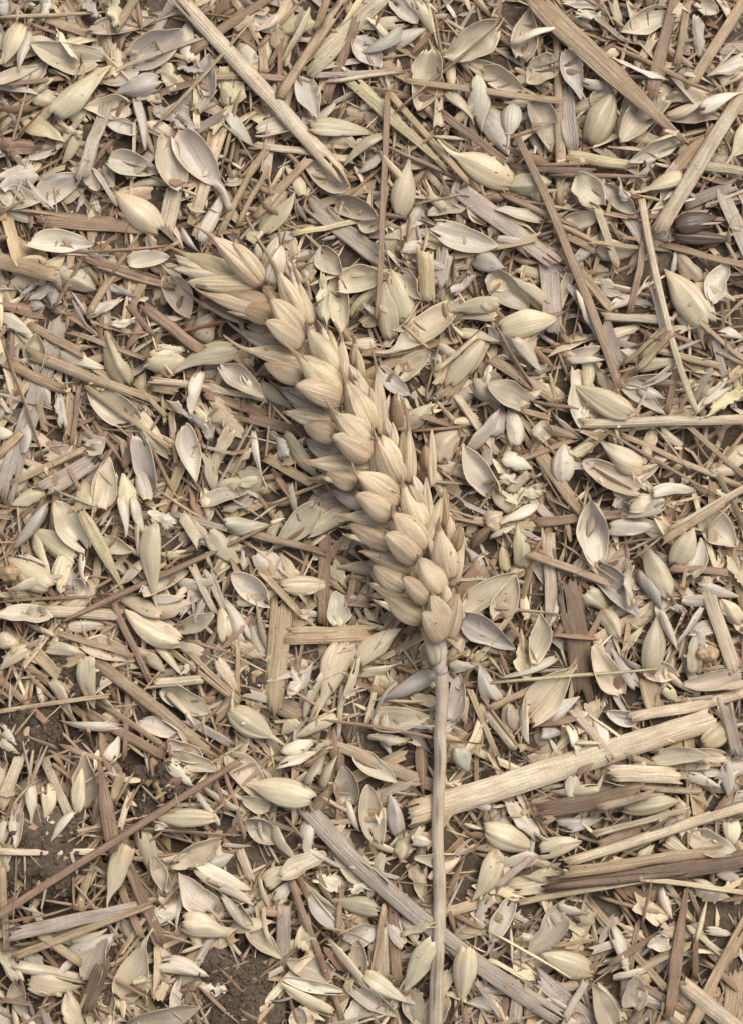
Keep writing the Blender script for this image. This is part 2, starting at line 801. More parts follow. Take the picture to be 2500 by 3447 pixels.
SURVEY['T12'] = """
s C 765 340 1005 585 65 3
c C 610 200 890 150 172 3
d C 690 420 870 230 85 2
g C 1060 500 940 105 172 3
d C 950 560 910 190 132 4
c T 1000 120 1150 300 152 2
H Y 1165 -10 1185 315 105 3 #yellowstub
S G 1300 -10 1260 230 112 1
c C 1330 380 985 645 205 3 a 840 660
d C 1645 330 1330 370 112 3
d T 1640 410 1360 440 92 2
d G 1500 20 1690 100 152 2
f G 1470 120 1330 265 112 2
c C 990 830 1210 650 152 2
c G 870 750 1070 940 122 2
d C 1000 1160 1205 970 142 2
d T 1230 1370 1400 1140 192 2
d P 1450 1280 1645 1010 125 3
c P 1610 1590 1430 1240 192 3
d C 1320 865 1570 545 132 3
S T 1460 760 1570 560 92 2
S P 1240 770 1510 540 28 3
N B 1170 965 1272 540 14 4
N T 1030 480 1210 640 26 4
N T 1030 480 1130 318 22 3
c T 480 -20 640 140 152 2
c C 590 150 640 530 152 2
f C 500 140 520 460 112 2
d T 380 110 420 240 92 1
d C 840 590 640 590 85 2
S B 740 650 1160 670 52 1
S P 1290 1390 1450 1440 82 2
d C 1390 520 1645 580 82 2
S T 1280 950 1540 620 120 1
d T 1480 830 1700 960 112 2
N B 1090 1165 1440 1130 26 3
N O 1060 1240 1390 1530 18 2
N G 1200 1490 1420 1510 22 2
d P 0 800 155 990 112 2
d C 70 850 320 1030 92 2
s P 65 1160 150 1540 65 2
f G 180 1170 290 1320 112 1
d T 270 1180 500 1470 132 2
S O 130 1330 430 1500 72 1
N T 160 1645 580 1470 30 2
c C -30 1480 115 1440 122 2
S P 1370 930 1640 1310 52 1
"""
# the ear: column class, colour, base, tip, width, [a x y = beak point] [k keeled] [m smudged]
# one key per spikelet, measured on three enlarged sheets
ETILES = {'E1': (500, 700, .36474), 'E2': (900, 1100, .36474), 'E3': (1100, 1600, .36474)}
EAR = {}
EAR['end'] = """
E1 L C 1000 700 385 685 165
E1 L C 660 590 285 490 95
E1 L P 720 610 255 565 120
E1 L Y 800 610 360 430 160 a 155 355
E1 q P 1080 560 1190 265 130
E1 q P 1020 480 1000 330 75
E1 q P 1215 480 1240 340 70 a 1310 190
E1 r P 1110 690 1230 345 205
E1 C C 1060 680 600 265 245 a 410 145
E1 C C 1062 685 785 315 190
"""
EAR['left1'] = """
E1 l D 900 1040 500 850 80
E1 l T 860 1030 520 870 70 a 260 670
E1 L O 1110 880 690 760 150 a 435 715
E1 L T 1160 960 560 800 175 a 385 715
E1 K O 1165 1000 830 905 215 k
"""
EAR['low1'] = """
E1 l G 1250 1280 880 1150 185 a 725 1060 m
E1 l T 1150 1120 920 1090 120
"""
EAR['front1'] = """
E1 C C 1435 1230 1140 830 275 a 1070 750
E1 c T 1425 1255 1085 1040 215 a 1078 1018
"""
EAR['right1'] = """
E1 q Y 1370 660 1265 480 60 a 1262 390
E1 q P 1400 700 1200 440 115
E1 r C 1490 1080 1390 690 135 a 1310 390
E1 R C 1430 1060 1200 600 180 a 995 262
"""
EAR['left2'] = """
E1 L C 1420 1390 950 1310 175 a 690 1185
E1 K T 1430 1560 1090 1440 215 k
E2 l G 520 740 140 575 195 a 0 480 m
"""
EAR['front2'] = """
E2 C T 690 540 330 260 150
E2 C C 685 645 310 280 300 a 165 140
E2 c T 690 670 270 530 265 a 252 515
"""
EAR['right2'] = """
E2 q T 800 360 810 150 85 a 800 40
E2 q C 870 480 830 200 95
E2 r Y 660 480 575 30 115
E2 r C 690 540 690 130 135 a 630 -50
E2 R C 640 430 385 30 225 a 365 -60 m
"""
EAR['left3'] = """
E2 L C 590 870 200 795 160 a 145 785
E2 K T 640 1010 345 885 225 k
E2 l G 680 1210 370 1050 205 a 265 965 m
"""
EAR['front3'] = """
E2 C C 985 1150 640 810 300 a 535 650
E2 c T 965 1195 605 1005 275 a 585 985
"""
EAR['right3'] = """
E2 q O 1200 950 1170 620 135
E2 q C 1215 960 1195 600 65
E2 q O 1000 800 920 470 115
E2 r C 930 740 830 400 95
E2 r C 1000 880 950 560 85
E2 r P 930 700 760 350 135
E2 r C 1050 1010 1010 420 135 a 970 130
E2 R C 960 960 740 520 255 a 680 340 m
"""
EAR['left4'] = """
E2 L C 950 1290 420 1250 175 a 300 1195 m
E2 K T 820 1450 560 1350 185 k
E2 l G 900 1645 620 1520 175 a 510 1400 m
"""
EAR['front4'] = """
E2 C C 1225 1620 840 1350 290 a 790 1250
E3 c T 605 375 275 175 260 a 262 158
"""
EAR['right4'] = """
E2 q C 1510 1480 1510 950 95
E2 q O 1480 1330 1450 1090 135
E2 r O 1240 1280 1245 970 115
E2 r C 1180 1200 1150 880 95
E2 r P 1130 1110 1085 830 115
E2 r C 1300 1450 1300 950 135 a 1265 660
E2 R C 1200 1290 1050 1000 155
E2 R C 1210 1460 1010 1050 250 a 978 870
"""
EAR['left5'] = """
E3 l Y 600 740 350 590 125
E3 L C 610 420 200 375 160 a 85 370 m
E3 K T 600 640 230 460 210 k
"""
EAR['front5'] = """
E3 C C 892 700 615 350 300 a 610 265
E3 c T 845 775 540 535 270 a 530 520
"""
EAR['right5'] = """
E3 q O 1080 500 1075 130 70
E3 r C 910 640 1050 210 135
E3 r C 930 580 910 20 125
E3 r P 880 240 790 0 115
E3 R Y 880 330 760 90 135
E3 R C 870 490 705 110 215 a 685 -10
"""
EAR['left6'] = """
E3 l G 520 1000 410 880 95
E3 L T 830 850 380 725 195 a 290 715
E3 K T 720 1050 440 845 220 k
"""
EAR['front6'] = """
E3 C C 1055 1090 850 765 270 a 840 715 m
E3 c T 935 1175 695 940 190 a 688 920
"""
EAR['right6'] = """
E3 q T 1130 1030 1250 490 115
E3 q C 1170 1000 1240 480 125
E3 r O 1160 690 1225 470 135
E3 r C 1140 640 1130 380 95
E3 R C 1120 960 1035 510 235 a 1045 380 m
"""
EAR['left7'] = """
E3 L T 760 1130 430 1015 150 a 380 995
E3 K T 880 1330 540 1120 230 k
"""
EAR['front7'] = """
E3 C C 1110 1480 960 1100 250 a 965 1060
E3 c T 1085 1515 885 1255 240 a 880 1220
"""
EAR['right7'] = """
E3 q T 1120 1270 1160 1040 95
E3 r C 1110 1230 1090 1010 115
E3 R T 1110 1500 1200 1090 175 a 1200 1025
E3 R C 1130 1490 1222 1130 115
"""
# ---------------------------------------------------------------- materials
def nodes_of(name):
    m = bpy.data.materials.new(name)
    m.use_nodes = True
    nt = m.node_tree
    nt.nodes.clear()
    return m, nt

def N(nt, typ, **kw):
    n = nt.nodes.new(typ)
    for k, v in kw.items():
        setattr(n, k, v)
    return n

def sock(n, name, v):
    n.inputs[name].default_value = v

def plant_material(name, rough, stria, transl, bump, speck, spec=0.35, streak=.85, deep=(.66, .60, .53), blot=1.):
    """dry plant skin: tint per point, streaks and ribs along the length, blotches, fly specks"""
    m, nt = nodes_of(name)
    L = nt.links.new
    out = N(nt, 'ShaderNodeOutputMaterial')
    at = N(nt, 'ShaderNodeAttribute', attribute_name='tint')
    uv = N(nt, 'ShaderNodeAttribute', attribute_name='grain')
    tc = N(nt, 'ShaderNodeTexCoord')
    # streaks: long in u, tight in v
    mp = N(nt, 'ShaderNodeMapping')
    sock(mp, 'Scale', (1.6, stria, 1.0))
    L(uv.outputs['Vector'], mp.inputs['Vector'])
    n1 = N(nt, 'ShaderNodeTexNoise')
    sock(n1, 'Scale', 1.0); sock(n1, 'Detail', 4.0); sock(n1, 'Roughness', .62)
    L(mp.outputs[0], n1.inputs['Vector'])
    # blotches
    n2 = N(nt, 'ShaderNodeTexNoise')
    sock(n2, 'Scale', 2.3); sock(n2, 'Detail', 5.0); sock(n2, 'Roughness', .6)
    L(uv.outputs['Vector'], n2.inputs['Vector'])
    n3 = N(nt, 'ShaderNodeTexNoise')
    sock(n3, 'Scale', 26.0); sock(n3, 'Detail', 3.0); sock(n3, 'Roughness', .7)
    L(uv.outputs['Vector'], n3.inputs['Vector'])
    def ramp(src, p0, p1, c0, c1):
        r = N(nt, 'ShaderNodeValToRGB')
        r.color_ramp.elements[0].position = p0
        r.color_ramp.elements[1].position = p1
        r.color_ramp.elements[0].color = (*c0, 1)
        r.color_ramp.elements[1].color = (*c1, 1)
        L(src, r.inputs[0])
        return r
    def mul(a, b, f=1.0):
        x = N(nt, 'ShaderNodeMix', data_type='RGBA', blend_type='MULTIPLY')
        x.inputs[0].default_value = f
        L(a, x.inputs[6]); L(b, x.inputs[7])
        return x.outputs[2]
    r1 = ramp(n1.outputs[0], .34, .66, deep, (1.10, 1.08, 1.04))
    r2 = ramp(n2.outputs[0], .32, .68, (.80, .74, .68), (1.08, 1.08, 1.08))
    r3 = ramp(n3.outputs[0], .30, .62, (.80, .77, .74), (1.04, 1.04, 1.04))
    c = mul(at.outputs['Color'], r1.outputs[0], streak)
    c = mul(c, r2.outputs[0], .9 * blot)
    c = mul(c, r3.outputs[0], .8 * blot)
    # specks of mould
    n4 = N(nt, 'ShaderNodeTexNoise')
    sock(n4, 'Scale', 17.0); sock(n4, 'Detail', 1.5)
    L(uv.outputs['Vector'], n4.inputs['Vector'])
    r4 = ramp(n4.outputs[0], .27 - speck, .31 - speck, (.16, .11, .08), (1, 1, 1))
    gate = ramp(n2.outputs[0], .40, .46, (1, 1, 1), (0, 0, 0))
    gm = N(nt, 'ShaderNodeMix', data_type='RGBA', blend_type='MULTIPLY')
    L(gate.outputs[0], gm.inputs[0]); L(c, gm.inputs[6]); L(r4.outputs[0], gm.inputs[7])
    c = gm.outputs[2]
    bs = N(nt, 'ShaderNodeBsdfPrincipled')
    L(c, bs.inputs['Base Color'])
    sock(bs, 'Roughness', rough)
    sock(bs, 'Specular IOR Level', spec)
    # fine ribs
    mp2 = N(nt, 'ShaderNodeMapping')
    sock(mp2, 'Scale', (.5, stria * 1.4, 1.0))
    L(uv.outputs['Vector'], mp2.inputs['Vector'])
    n5 = N(nt, 'ShaderNodeTexNoise')
    sock(n5, 'Scale', 1.0); sock(n5, 'Detail', 2.0)
    L(mp2.outputs[0], n5.inputs['Vector'])
    ad = N(nt, 'ShaderNodeMath', operation='ADD')
    ml = N(nt, 'ShaderNodeMath', operation='MULTIPLY')
    ml.inputs[1].default_value = .45
    L(n3.outputs[0], ml.inputs[0])
    L(n5.outputs[0], ad.inputs[0]); L(ml.outputs[0], ad.inputs[1])
    bp = N(nt, 'ShaderNodeBump')
    sock(bp, 'Strength', bump)
    sock(bp, 'Distance', .03 * U)
    L(ad.outputs[0], bp.inputs['Height'])
    L(bp.outputs[0], bs.inputs['Normal'])
    tr = N(nt, 'ShaderNodeBsdfTranslucent')
    L(c, tr.inputs['Color'])
    L(bp.outputs[0], tr.inputs['Normal'])
    mx = N(nt, 'ShaderNodeMixShader')
    mx.inputs[0].default_value = transl
    L(bs.outputs[0], mx.inputs[1]); L(tr.outputs[0], mx.inputs[2])
    L(mx.outputs[0], out.inputs['Surface'])
    return m

M_HUSK = plant_material('dry_husk', .34, 26.0, .28, .34, .0, .55, .5, (.70, .64, .58), .5)
M_EAR = plant_material('ear_scale', .45, 30.0, .12, .6, .0, .4, .8, (.56, .50, .45), .7)
M_STRAW = plant_material('dry_straw', .42, 40.0, .06, .8, .0, .5, .85, (.6, .53, .46))
M_STEM = plant_material('ear_stem', .45, 55.0, .03, .5, .0, .4, .6)
M_CHAFF = plant_material('broken_chaff', .52, 30.0, .1, .5, .0, .35, .75)

def soil_material():
    m, nt = nodes_of('dry_soil')
    L = nt.links.new
    out = N(nt, 'ShaderNodeOutputMaterial')
    tc = N(nt, 'ShaderNodeTexCoord')
    a = N(nt, 'ShaderNodeTexNoise'); sock(a, 'Scale', 90.0); sock(a, 'Detail', 9.0); sock(a, 'Roughness', .68)
    b = N(nt, 'ShaderNodeTexNoise'); sock(b, 'Scale', 1400.0); sock(b, 'Detail', 4.0); sock(b, 'Roughness', .7)
    L(tc.outputs['Object'], a.inputs['Vector']); L(tc.outputs['Object'], b.inputs['Vector'])
    r = N(nt, 'ShaderNodeValToRGB')
    r.color_ramp.elements[0].position = .3; r.color_ramp.elements[0].color = (.055, .042, .030, 1)
    r.color_ramp.elements[1].position = .72; r.color_ramp.elements[1].color = (.185, .14, .098, 1)
    L(a.outputs[0], r.inputs[0])
    r2 = N(nt, 'ShaderNodeValToRGB')
    r2.color_ramp.elements[0].position = .32; r2.color_ramp.elements[0].color = (.62, .60, .58, 1)
    r2.color_ramp.elements[1].position = .7; r2.color_ramp.elements[1].color = (1.25, 1.22, 1.2, 1)
    L(b.outputs[0], r2.inputs[0])
    x = N(nt, 'ShaderNodeMix', data_type='RGBA', blend_type='MULTIPLY'); x.inputs[0].default_value = 1
    L(r.outputs[0], x.inputs[6]); L(r2.outputs[0], x.inputs[7])
    bs = N(nt, 'ShaderNodeBsdfPrincipled'); sock(bs, 'Roughness', .95); sock(bs, 'Specular IOR Level', .1)
    L(x.outputs[2], bs.inputs['Base Color'])
    bp = N(nt, 'ShaderNodeBump'); sock(bp, 'Strength', .9); sock(bp, 'Distance', .06 * U)
    L(b.outputs[0], bp.inputs['Height']); L(bp.outputs[0], bs.inputs['Normal'])
    L(bs.outputs[0], out.inputs['Surface'])
    return m
M_SOIL = soil_material()

def ant_material():
    m, nt = nodes_of('ant_chitin')
    L = nt.links.new
    out = N(nt, 'ShaderNodeOutputMaterial')
    tc = N(nt, 'ShaderNodeTexCoord')
    a = N(nt, 'ShaderNodeTexNoise'); sock(a, 'Scale', 900.0)
    L(tc.outputs['Object'], a.inputs['Vector'])
    r = N(nt, 'ShaderNodeValToRGB')
    r.color_ramp.elements[0].color = (.012, .006, .005, 1)
    r.color_ramp.elements[1].color = (.10, .028, .015, 1)
    L(a.outputs[0], r.inputs[0])
    bs = N(nt, 'ShaderNodeBsdfPrincipled'); sock(bs, 'Roughness', .3)
    L(r.outputs[0], bs.inputs['Base Color'])
    L(bs.outputs[0], out.inputs['Surface'])
    return m
M_ANT = ant_material()

PAL = {'C': (.745, .64, .44), 'P': (.755, .675, .53), 'G': (.61, .55, .46), 'T': (.62, .515, .36),
       'Y': (.64, .55, .34), 'B': (.36, .25, .165), 'O': (.47, .345, .21), 'D': (.25, .175, .115),
       'R': (.36, .16, .07), 'K': (.16, .115, .08), 'W': (.60, .59, .46)}
STRAW_PALE = (.645, .55, .40)
STRAW_GREY = (.49, .42, .345)
STRAW_TAN = (.50, .385, .245)
INNER = np.array((.57, .51, .44))
RIM = np.array((.77, .67, .49))

# ---------------------------------------------------------------- mesh helpers
def to_mesh(name, V, F, tint, grain, flat=None, mat=None):
    """V (n,3) in cm, F (m,4) quads"""
    me = bpy.data.meshes.new(name)
    n, m = len(V), len(F)
    me.vertices.add(n)
    me.vertices.foreach_set('co', np.ascontiguousarray(V * U, dtype=np.float32).ravel())
    me.loops.add(4 * m)
    me.loops.foreach_set('vertex_index', np.ascontiguousarray(F, dtype=np.int32).ravel())
    me.polygons.add(m)
    me.polygons.foreach_set('loop_start', np.arange(0, 4 * m, 4, dtype=np.int32))
    sm = np.ones(m, dtype=bool) if flat is None else ~flat
    me.polygons.foreach_set('use_smooth', sm)
    a = me.attributes.new('tint', 'FLOAT_COLOR', 'POINT')
    a.data.foreach_set('color', np.ascontiguousarray(np.c_[tint, np.ones(n)], dtype=np.float32).ravel())
    g = me.attributes.new('grain', 'FLOAT_VECTOR', 'POINT')
    g.data.foreach_set('vector', np.ascontiguousarray(grain, dtype=np.float32).ravel())
    me.update(calc_edges=True)
    me.validate()
    if mat:
        me.materials.append(mat)
    return me

def grid_faces(nt_, ns_, off=0):
    i, j = np.meshgrid(np.arange(nt_ - 1), np.arange(ns_ - 1), indexing='ij')
    a = (i * ns_ + j).ravel()
    return np.c_[a, a + ns_, a + ns_ + 1, a + 1] + off

def normals(P):
    dt = np.gradient(P, axis=0)
    ds = np.gradient(P, axis=1)
    n = np.cross(dt, ds)
    l = np.linalg.norm(n, axis=2, keepdims=True)
    return n / np.maximum(l, 1e-9)

def shell(P, th, drop=None):
    """a lattice thickened to a closed shell; drop: boolean (nt-1, ns-1) quads torn out"""
    a, b = P.shape[:2]
    n = normals(P)
    V = np.concatenate([(P + n * th * .5).reshape(-1, 3), (P - n * th * .5).reshape(-1, 3)])
    o = a * b
    top = grid_faces(a, b)
    bot = grid_faces(a, b, o)[:, ::-1]
    if drop is None:
        idx = np.arange(o).reshape(a, b)
        ring = np.concatenate([idx[:-1, 0], idx[-1, :-1], idx[1:, -1][::-1], idx[0, 1:][::-1]])
        nx = np.roll(ring, -1)
        rim = np.c_[nx, ring, ring + o, nx + o]
    else:
        keep = ~drop
        k = keep.ravel()
        top, bot = top[k], bot[k]
        pad = np.zeros((a + 1, b + 1), bool)
        pad[1:-1, 1:-1] = keep
        rim = []
        idx = np.arange(o).reshape(a, b)
        ii, jj = np.nonzero(keep)
        for i, j in zip(ii, jj):
            q = (idx[i, j], idx[i + 1, j], idx[i + 1, j + 1], idx[i, j + 1])
            for (e0, e1, di, dj) in ((0, 1, 0, -1), (1, 2, 1, 0), (2, 3, 0, 1), (3, 0, -1, 0)):
                if not pad[i + 1 + di, j + 1 + dj]:
                    rim.append((q[e1], q[e0], q[e0] + o, q[e1] + o))
        rim = np.array(rim, dtype=int).reshape(-1, 4)
    F = np.concatenate([top, bot, rim])
    flat = np.zeros(len(F), bool)
    flat[len(top) + len(bot):] = True
    return V, F, flat

def smooth_noise(n, m, kt, ks):
    """low-frequency bumps on an n x m lattice"""
    c = rng.normal(size=(kt, ks))
    ti = np.linspace(0, kt - 1, n)
    si = np.linspace(0, ks - 1, m)
    r = np.array([np.interp(si, np.arange(ks), row) for row in c])
    return np.array([np.interp(ti, np.arange(kt), r[:, j]) for j in range(m)]).T

# ---------------------------------------------------------------- pieces as lattices (x along, y across, z up)
def husk(L, Wd, kind, nt_=15, ns_=11, keel=0., beak=None, shoulder=False):
    """L length, Wd full width.  returns lattice, torn mask"""
    t = np.linspace(0, 1, nt_) ** .92
    s = np.linspace(-1, 1, ns_)
    if kind == 'c':
        a, b, phi, d = rng.uniform(.45, .6), rng.uniform(.62, .95), rng.uniform(1.3, 1.65), rng.uniform(.42, .70)
    elif kind == 'g':
        a, b, phi, d = rng.uniform(.62, .82), rng.uniform(.9, 1.15), 1.5, rng.uniform(.52, .66)
    elif kind == 's':
        a, b, phi, d = .55, .95, 1.35, rng.uniform(.5, .7)
    elif kind == 'f':
        a, b, phi, d = .25, .35, .9, rng.uniform(.12, .35)
    elif kind == 'e':                         # scale of the ear
        a, b, phi, d = .52, rng.uniform(.78, .9), 1.45, rng.uniform(.48, .58)
    else:
        a, b, phi, d = rng.uniform(.42, .62), rng.uniform(.8, 1.15), rng.uniform(1.1, 1.45), rng.uniform(.28, .46)
    e = {'c': rng.uniform(.02, .09), 'd': rng.uniform(.04, .14), 'g': .07, 's': .05, 'f': .03, 'e': .05}[kind]
    w = (t + e) ** a * (1 - t + .002) ** b
    w /= w.max()
    w = np.maximum(w, .035)
    if kind == 'f':                           # a torn scrap: any outline
        w = np.clip(np.interp(t, np.linspace(0, 1, 5), rng.uniform(.35, 1.05, 5)) * np.clip(w * 1.6, 0, 1), .12, 1)
    hw = Wd / 2 * w
    x = t * L
    if beak is not None:                      # awn: extra rows running on from the point
        nb = 6
        tb = np.linspace(0, 1, nb + 1)[1:]
        x = np.r_[x, L + tb * .001]
        bw = max(Wd * (.11 if kind == 'e' else .085), .032)
        hw[-4:] = np.maximum(hw[-4:], [bw * 1.7, bw * 1.45, bw * 1.2, bw])
        hw = np.r_[hw, bw * (1 - .88 * tb ** .8)]
        t = np.r_[t, 1 + tb * .0]
        nt_ = nt_ + nb
    S = np.broadcast_to(s, (nt_, ns_))
    HW = np.broadcast_to(hw[:, None], (nt_, ns_))
    if shoulder:                              # a glume's blunt shoulder on one side of its beak
        tq = np.clip(t, 0, .97)[:, None]
        up_ = np.clip((1 - tq) ** -.12, 1, 1.5) * np.clip((1 - t[:, None]) * 7 + .3, 0, 1)
        HW = np.where(S < 0, np.maximum(HW * up_, HW * np.clip(t[:, None] * 9 - 8, 0, 1)), HW * (1 - .18 * tq))
    y = HW * np.sin(S * phi) / math.sin(min(phi, 1.5708))
    z = hw[:, None] * d * (np.cos(S * phi) - math.cos(phi)) / (1 - math.cos(phi))
    if kind == 'e':
        s0 = .28 if shoulder else rng.uniform(-.2, .3)
        tent = np.where(S > s0, (1 - S) / (1 - s0), (1 + S) / (1 + s0))
        z = z * .55 + hw[:, None] * d * .58 * tent ** .85
    if keel:
        z = z + hw[:, None] * keel * (1 - np.abs(S)) ** 1.5
    else:
        k0 = rng.uniform(-.45, .45)           # the folded nerve
        z = z + hw[:, None] * rng.uniform(.06, .28) * np.clip(1 - np.abs(S - k0) / rng.uniform(.25, .5), 0, 1)
        if kind in 'dg':                      # side nerves
            for c0 in rng.uniform(-.85, .85, 4):
                z = z + hw[:, None] * rng.uniform(.015, .045) * np.clip(1 - np.abs(S - c0) / .17, 0, 1)
        if kind == 'g':                       # seam where the two scales of the closed husk overlap
            c0 = rng.choice([-1, 1]) * rng.uniform(.25, .55)
            z = z - hw[:, None] * .10 * np.clip(1 - np.abs(S - c0) / .11, 0, 1) + hw[:, None] * .05 * (S > c0)
    if kind == 'e':                           # strong side nerves of a glume
        for c0 in np.linspace(-.8, .8, 7) + rng.normal(size=7) * .05:
            z = z + hw[:, None] * rng.uniform(.012, .038) * np.clip(1 - np.abs(S - c0) / .10, 0, 1)
        if kind in 'dg' and rng.random() < .6:    # a flat flange along one edge
            sd_ = rng.choice([-1, 1])
            fl = np.clip((S * sd_ - .72) / .28, 0, 1)
            y = y + sd_ * hw[:, None] * .16 * fl
    X = np.broadcast_to(x[:, None], (nt_, ns_)).copy()
    P = np.stack([X, y, z], axis=2)
    amp = {'f': .08, 'c': .055, 's': .05, 'd': .042, 'g': .018, 'e': .014}[kind] * Wd
    P[..., 2] += smooth_noise(nt_, ns_, 5, 4) * amp
    P[..., 1] += smooth_noise(nt_, ns_, 5, 3) * amp * .8
    # long bow
    tt = np.clip(t, 0, 1)[:, None]
    bow = {'c': .05, 'd': -.05, 'g': -.02, 's': -.05, 'f': .04, 'e': -.02}[kind] * rng.uniform(.3, 1.6) * L
    P[..., 2] += bow * (2 * tt - 1) ** 2
    P[..., 1] += rng.normal() * .035 * L * (1 - (2 * tt - 1) ** 2) * (0 if kind in 'ge' else 1)
    # twist along the length
    if kind in 'cdsf':
        tw = rng.normal() * .35 * (2 * tt - 1)
        y_, z_ = P[..., 1].copy(), P[..., 2].copy()
        P[..., 1] = y_ * np.cos(tw) - z_ * np.sin(tw)
        P[..., 2] = y_ * np.sin(tw) + z_ * np.cos(tw)
    # ragged blunt end
    jag = {'f': .16, 'c': .06, 'd': .065, 'g': .04, 's': .06, 'e': .012}[kind] * L
    j = np.cumsum(rng.normal(size=ns_)) * .5
    j = (j - j.mean()) * jag * .6 + rng.normal(size=ns_) * jag * .35
    P[..., 0] += j[None, :] * np.clip(1 - tt * 3.5, 0, 1)
    drop = None
    if kind == 'f':
        j = rng.normal(size=ns_) * jag * .6
        P[..., 0] += j[None, :] * np.clip(1 - (1 - tt) * 3, 0, 1)
        P[..., 1] += (rng.normal(size=(nt_, 2))[:, [0] * (ns_ // 2) + [1] * (ns_ - ns_ // 2)]) * .05 * Wd * np.abs(S)
    if kind in 'cdfs' and rng.random() < .45:
        drop = np.zeros((nt_ - 1, ns_ - 1), bool)
        for _ in range(rng.integers(1, 4)):
            if rng.random() < .55:            # split running up from the blunt end
                c_ = rng.integers(1, ns_ - 2)
                drop[:rng.integers(1, 4), c_] = True
            else:                             # bite out of the side
                i0 = rng.integers(1, nt_ - 4)
                if rng.random() < .5:
                    drop[i0:i0 + rng.integers(1, 3), 0] = True
                else:
                    drop[i0:i0 + rng.integers(1, 3), -1] = True
    if kind == 'c':
        P[..., 2] *= -1
    P[..., 2] -= P[..., 2].min()
    return P, drop

def straw(L, Wd, kind, detail=1.0):
    if kind == 'N':
        nt_, ns_ = max(6, int(L / .35)), 4
    else:
        nt_ = max(7, int(L / .22 * detail))
        ns_ = int(np.clip(Wd / .028 * detail, 5, 19))
    nt_ = min(nt_, 44)
    t = np.linspace(0, 1, nt_)
    s = np.linspace(-1, 1, ns_)
    S = np.broadcast_to(s, (nt_, ns_))
    T = np.broadcast_to(t[:, None], (nt_, ns_))
    w = np.ones(nt_) * Wd / 2
    if kind == 'L':
        w = w * (np.clip(t * 5 + .55, 0, 1)) * np.clip((1 - t) * 1.6 + .18, 0, 1)
    elif kind == 'N':
        w = w * np.clip(.55 + 2 * t, 0, 1) * np.clip(.25 + (1 - t) * 2.2, 0, 1)
    else:
        w = w * (1 - rng.uniform(-.05, .22) * t)
        w = w * (1 + np.interp(t, np.linspace(0, 1, 6), rng.normal(size=6) * .04))
    w = w[:, None]
    phi, d = {'H': (1.45, rng.uniform(.45, .65)), 'S': (.8, rng.uniform(.08, .28)),
              'L': (1.0, .25), 'N': (1.3, .7)}[kind]
    y = w * np.sin(S * phi) / math.sin(phi)
    z = w * d * (np.cos(S * phi) - math.cos(phi)) / (1 - math.cos(phi))
    if kind == 'S' and rng.random() < .3:
        z = z.max() - z                       # lies with its trough up
    if ns_ > 5 and kind != 'N':               # ribs
        rib = np.where(np.arange(ns_) % 2 == 0, 1., -1.) * rng.uniform(.5, 1.2, ns_)
        z = z + rib[None, :] * min(.011, Wd * .035) * (1 + .4 * smooth_noise(nt_, ns_, 4, 3))
    P = np.stack([T * L, y, z], axis=2).copy()
    # splintered ends
    j0 = np.cumsum(rng.normal(size=ns_)); j0 -= j0.mean()
    j1 = np.cumsum(rng.normal(size=ns_)); j1 -= j1.mean()
    ja = Wd * rng.uniform(.12, .4) * (.35 if kind == 'L' else 1) + .02
    e0 = (j0 / (np.abs(j0).max() + 1e-6) + rng.normal(size=ns_) * .35) * ja
    e1 = (j1 / (np.abs(j1).max() + 1e-6) + rng.normal(size=ns_) * .35) * ja
    f0 = np.clip(1 - T * L / max(.5, 2 * ja), 0, 1)
    f1 = np.clip(1 - (1 - T) * L / max(.5, 2 * ja), 0, 1)
    P[..., 0] += e0[None, :] * f0 + e1[None, :] * f1
    # waviness
    P[..., 1] += np.interp(t, np.linspace(0, 1, 5), np.r_[0, rng.normal(size=3), 0] * .008 * min(L, 1.6))[:, None]
    P[..., 2] += np.interp(t, np.linspace(0, 1, 5), np.r_[0, rng.normal(size=3), 0] * .006 * min(L, 3))[:, None]
    drop = None
    if kind in 'SHL' and ns_ > 5 and nt_ > 8:
        drop = np.zeros((nt_ - 1, ns_ - 1), bool)
        for _ in range(rng.integers(0, 4)):   # lifted slivers along the edges
            i0 = rng.integers(0, nt_ - 3)
            c_ = 0 if rng.random() < .5 else ns_ - 2
            drop[i0:i0 + rng.integers(1, 3), c_] = True
        for _ in range(rng.integers(0, 3)):   # splits from the ends
            c_ = rng.integers(1, ns_ - 2)
            k = rng.integers(1, 3)
            if rng.random() < .5:
                drop[:k, c_] = True
            else:
                drop[-k:, c_] = True
        if not drop.any():
            drop = None
    P[..., 2] -= P[..., 2].min()
    return P, drop

# ---------------------------------------------------------------- the ground and how things come to rest on it
HX, HY, RES = 14.0, 16.5, .05
NX, NY = int(2 * HX / RES), int(2 * HY / RES)
gx = (np.arange(NX) + .5) * RES - HX
gy = (np.arange(NY) + .5) * RES - HY

def fbm(nx, ny, cells, octs, gain=.5):
    out = np.zeros((nx, ny))
    amp = 1.
    for o in range(octs):
        cx, cy = int(cells * 2 ** o) + 2, int(cells * 1.2 * 2 ** o) + 2
        c = rng.normal(size=(cx, cy))
        xi = np.linspace(0, cx - 1.001, nx); yi = np.linspace(0, cy - 1.001, ny)
        x0 = xi.astype(int); y0 = yi.astype(int)
        fx = (xi - x0)[:, None]; fy = (yi - y0)[None, :]
        fx = fx * fx * (3 - 2 * fx); fy = fy * fy * (3 - 2 * fy)
        A = c[x0][:, y0]; B = c[x0 + 1][:, y0]; C_ = c[x0][:, y0 + 1]; D_ = c[x0 + 1][:, y0 + 1]
        out += amp * ((A * (1 - fx) + B * fx) * (1 - fy) + (C_ * (1 - fx) + D_ * fx) * fy)
        amp *= gain
    return out

SOIL = -1.05
hm = SOIL + fbm(NX, NY, 9, 5, .5) * .075
soil_hm = hm.copy()

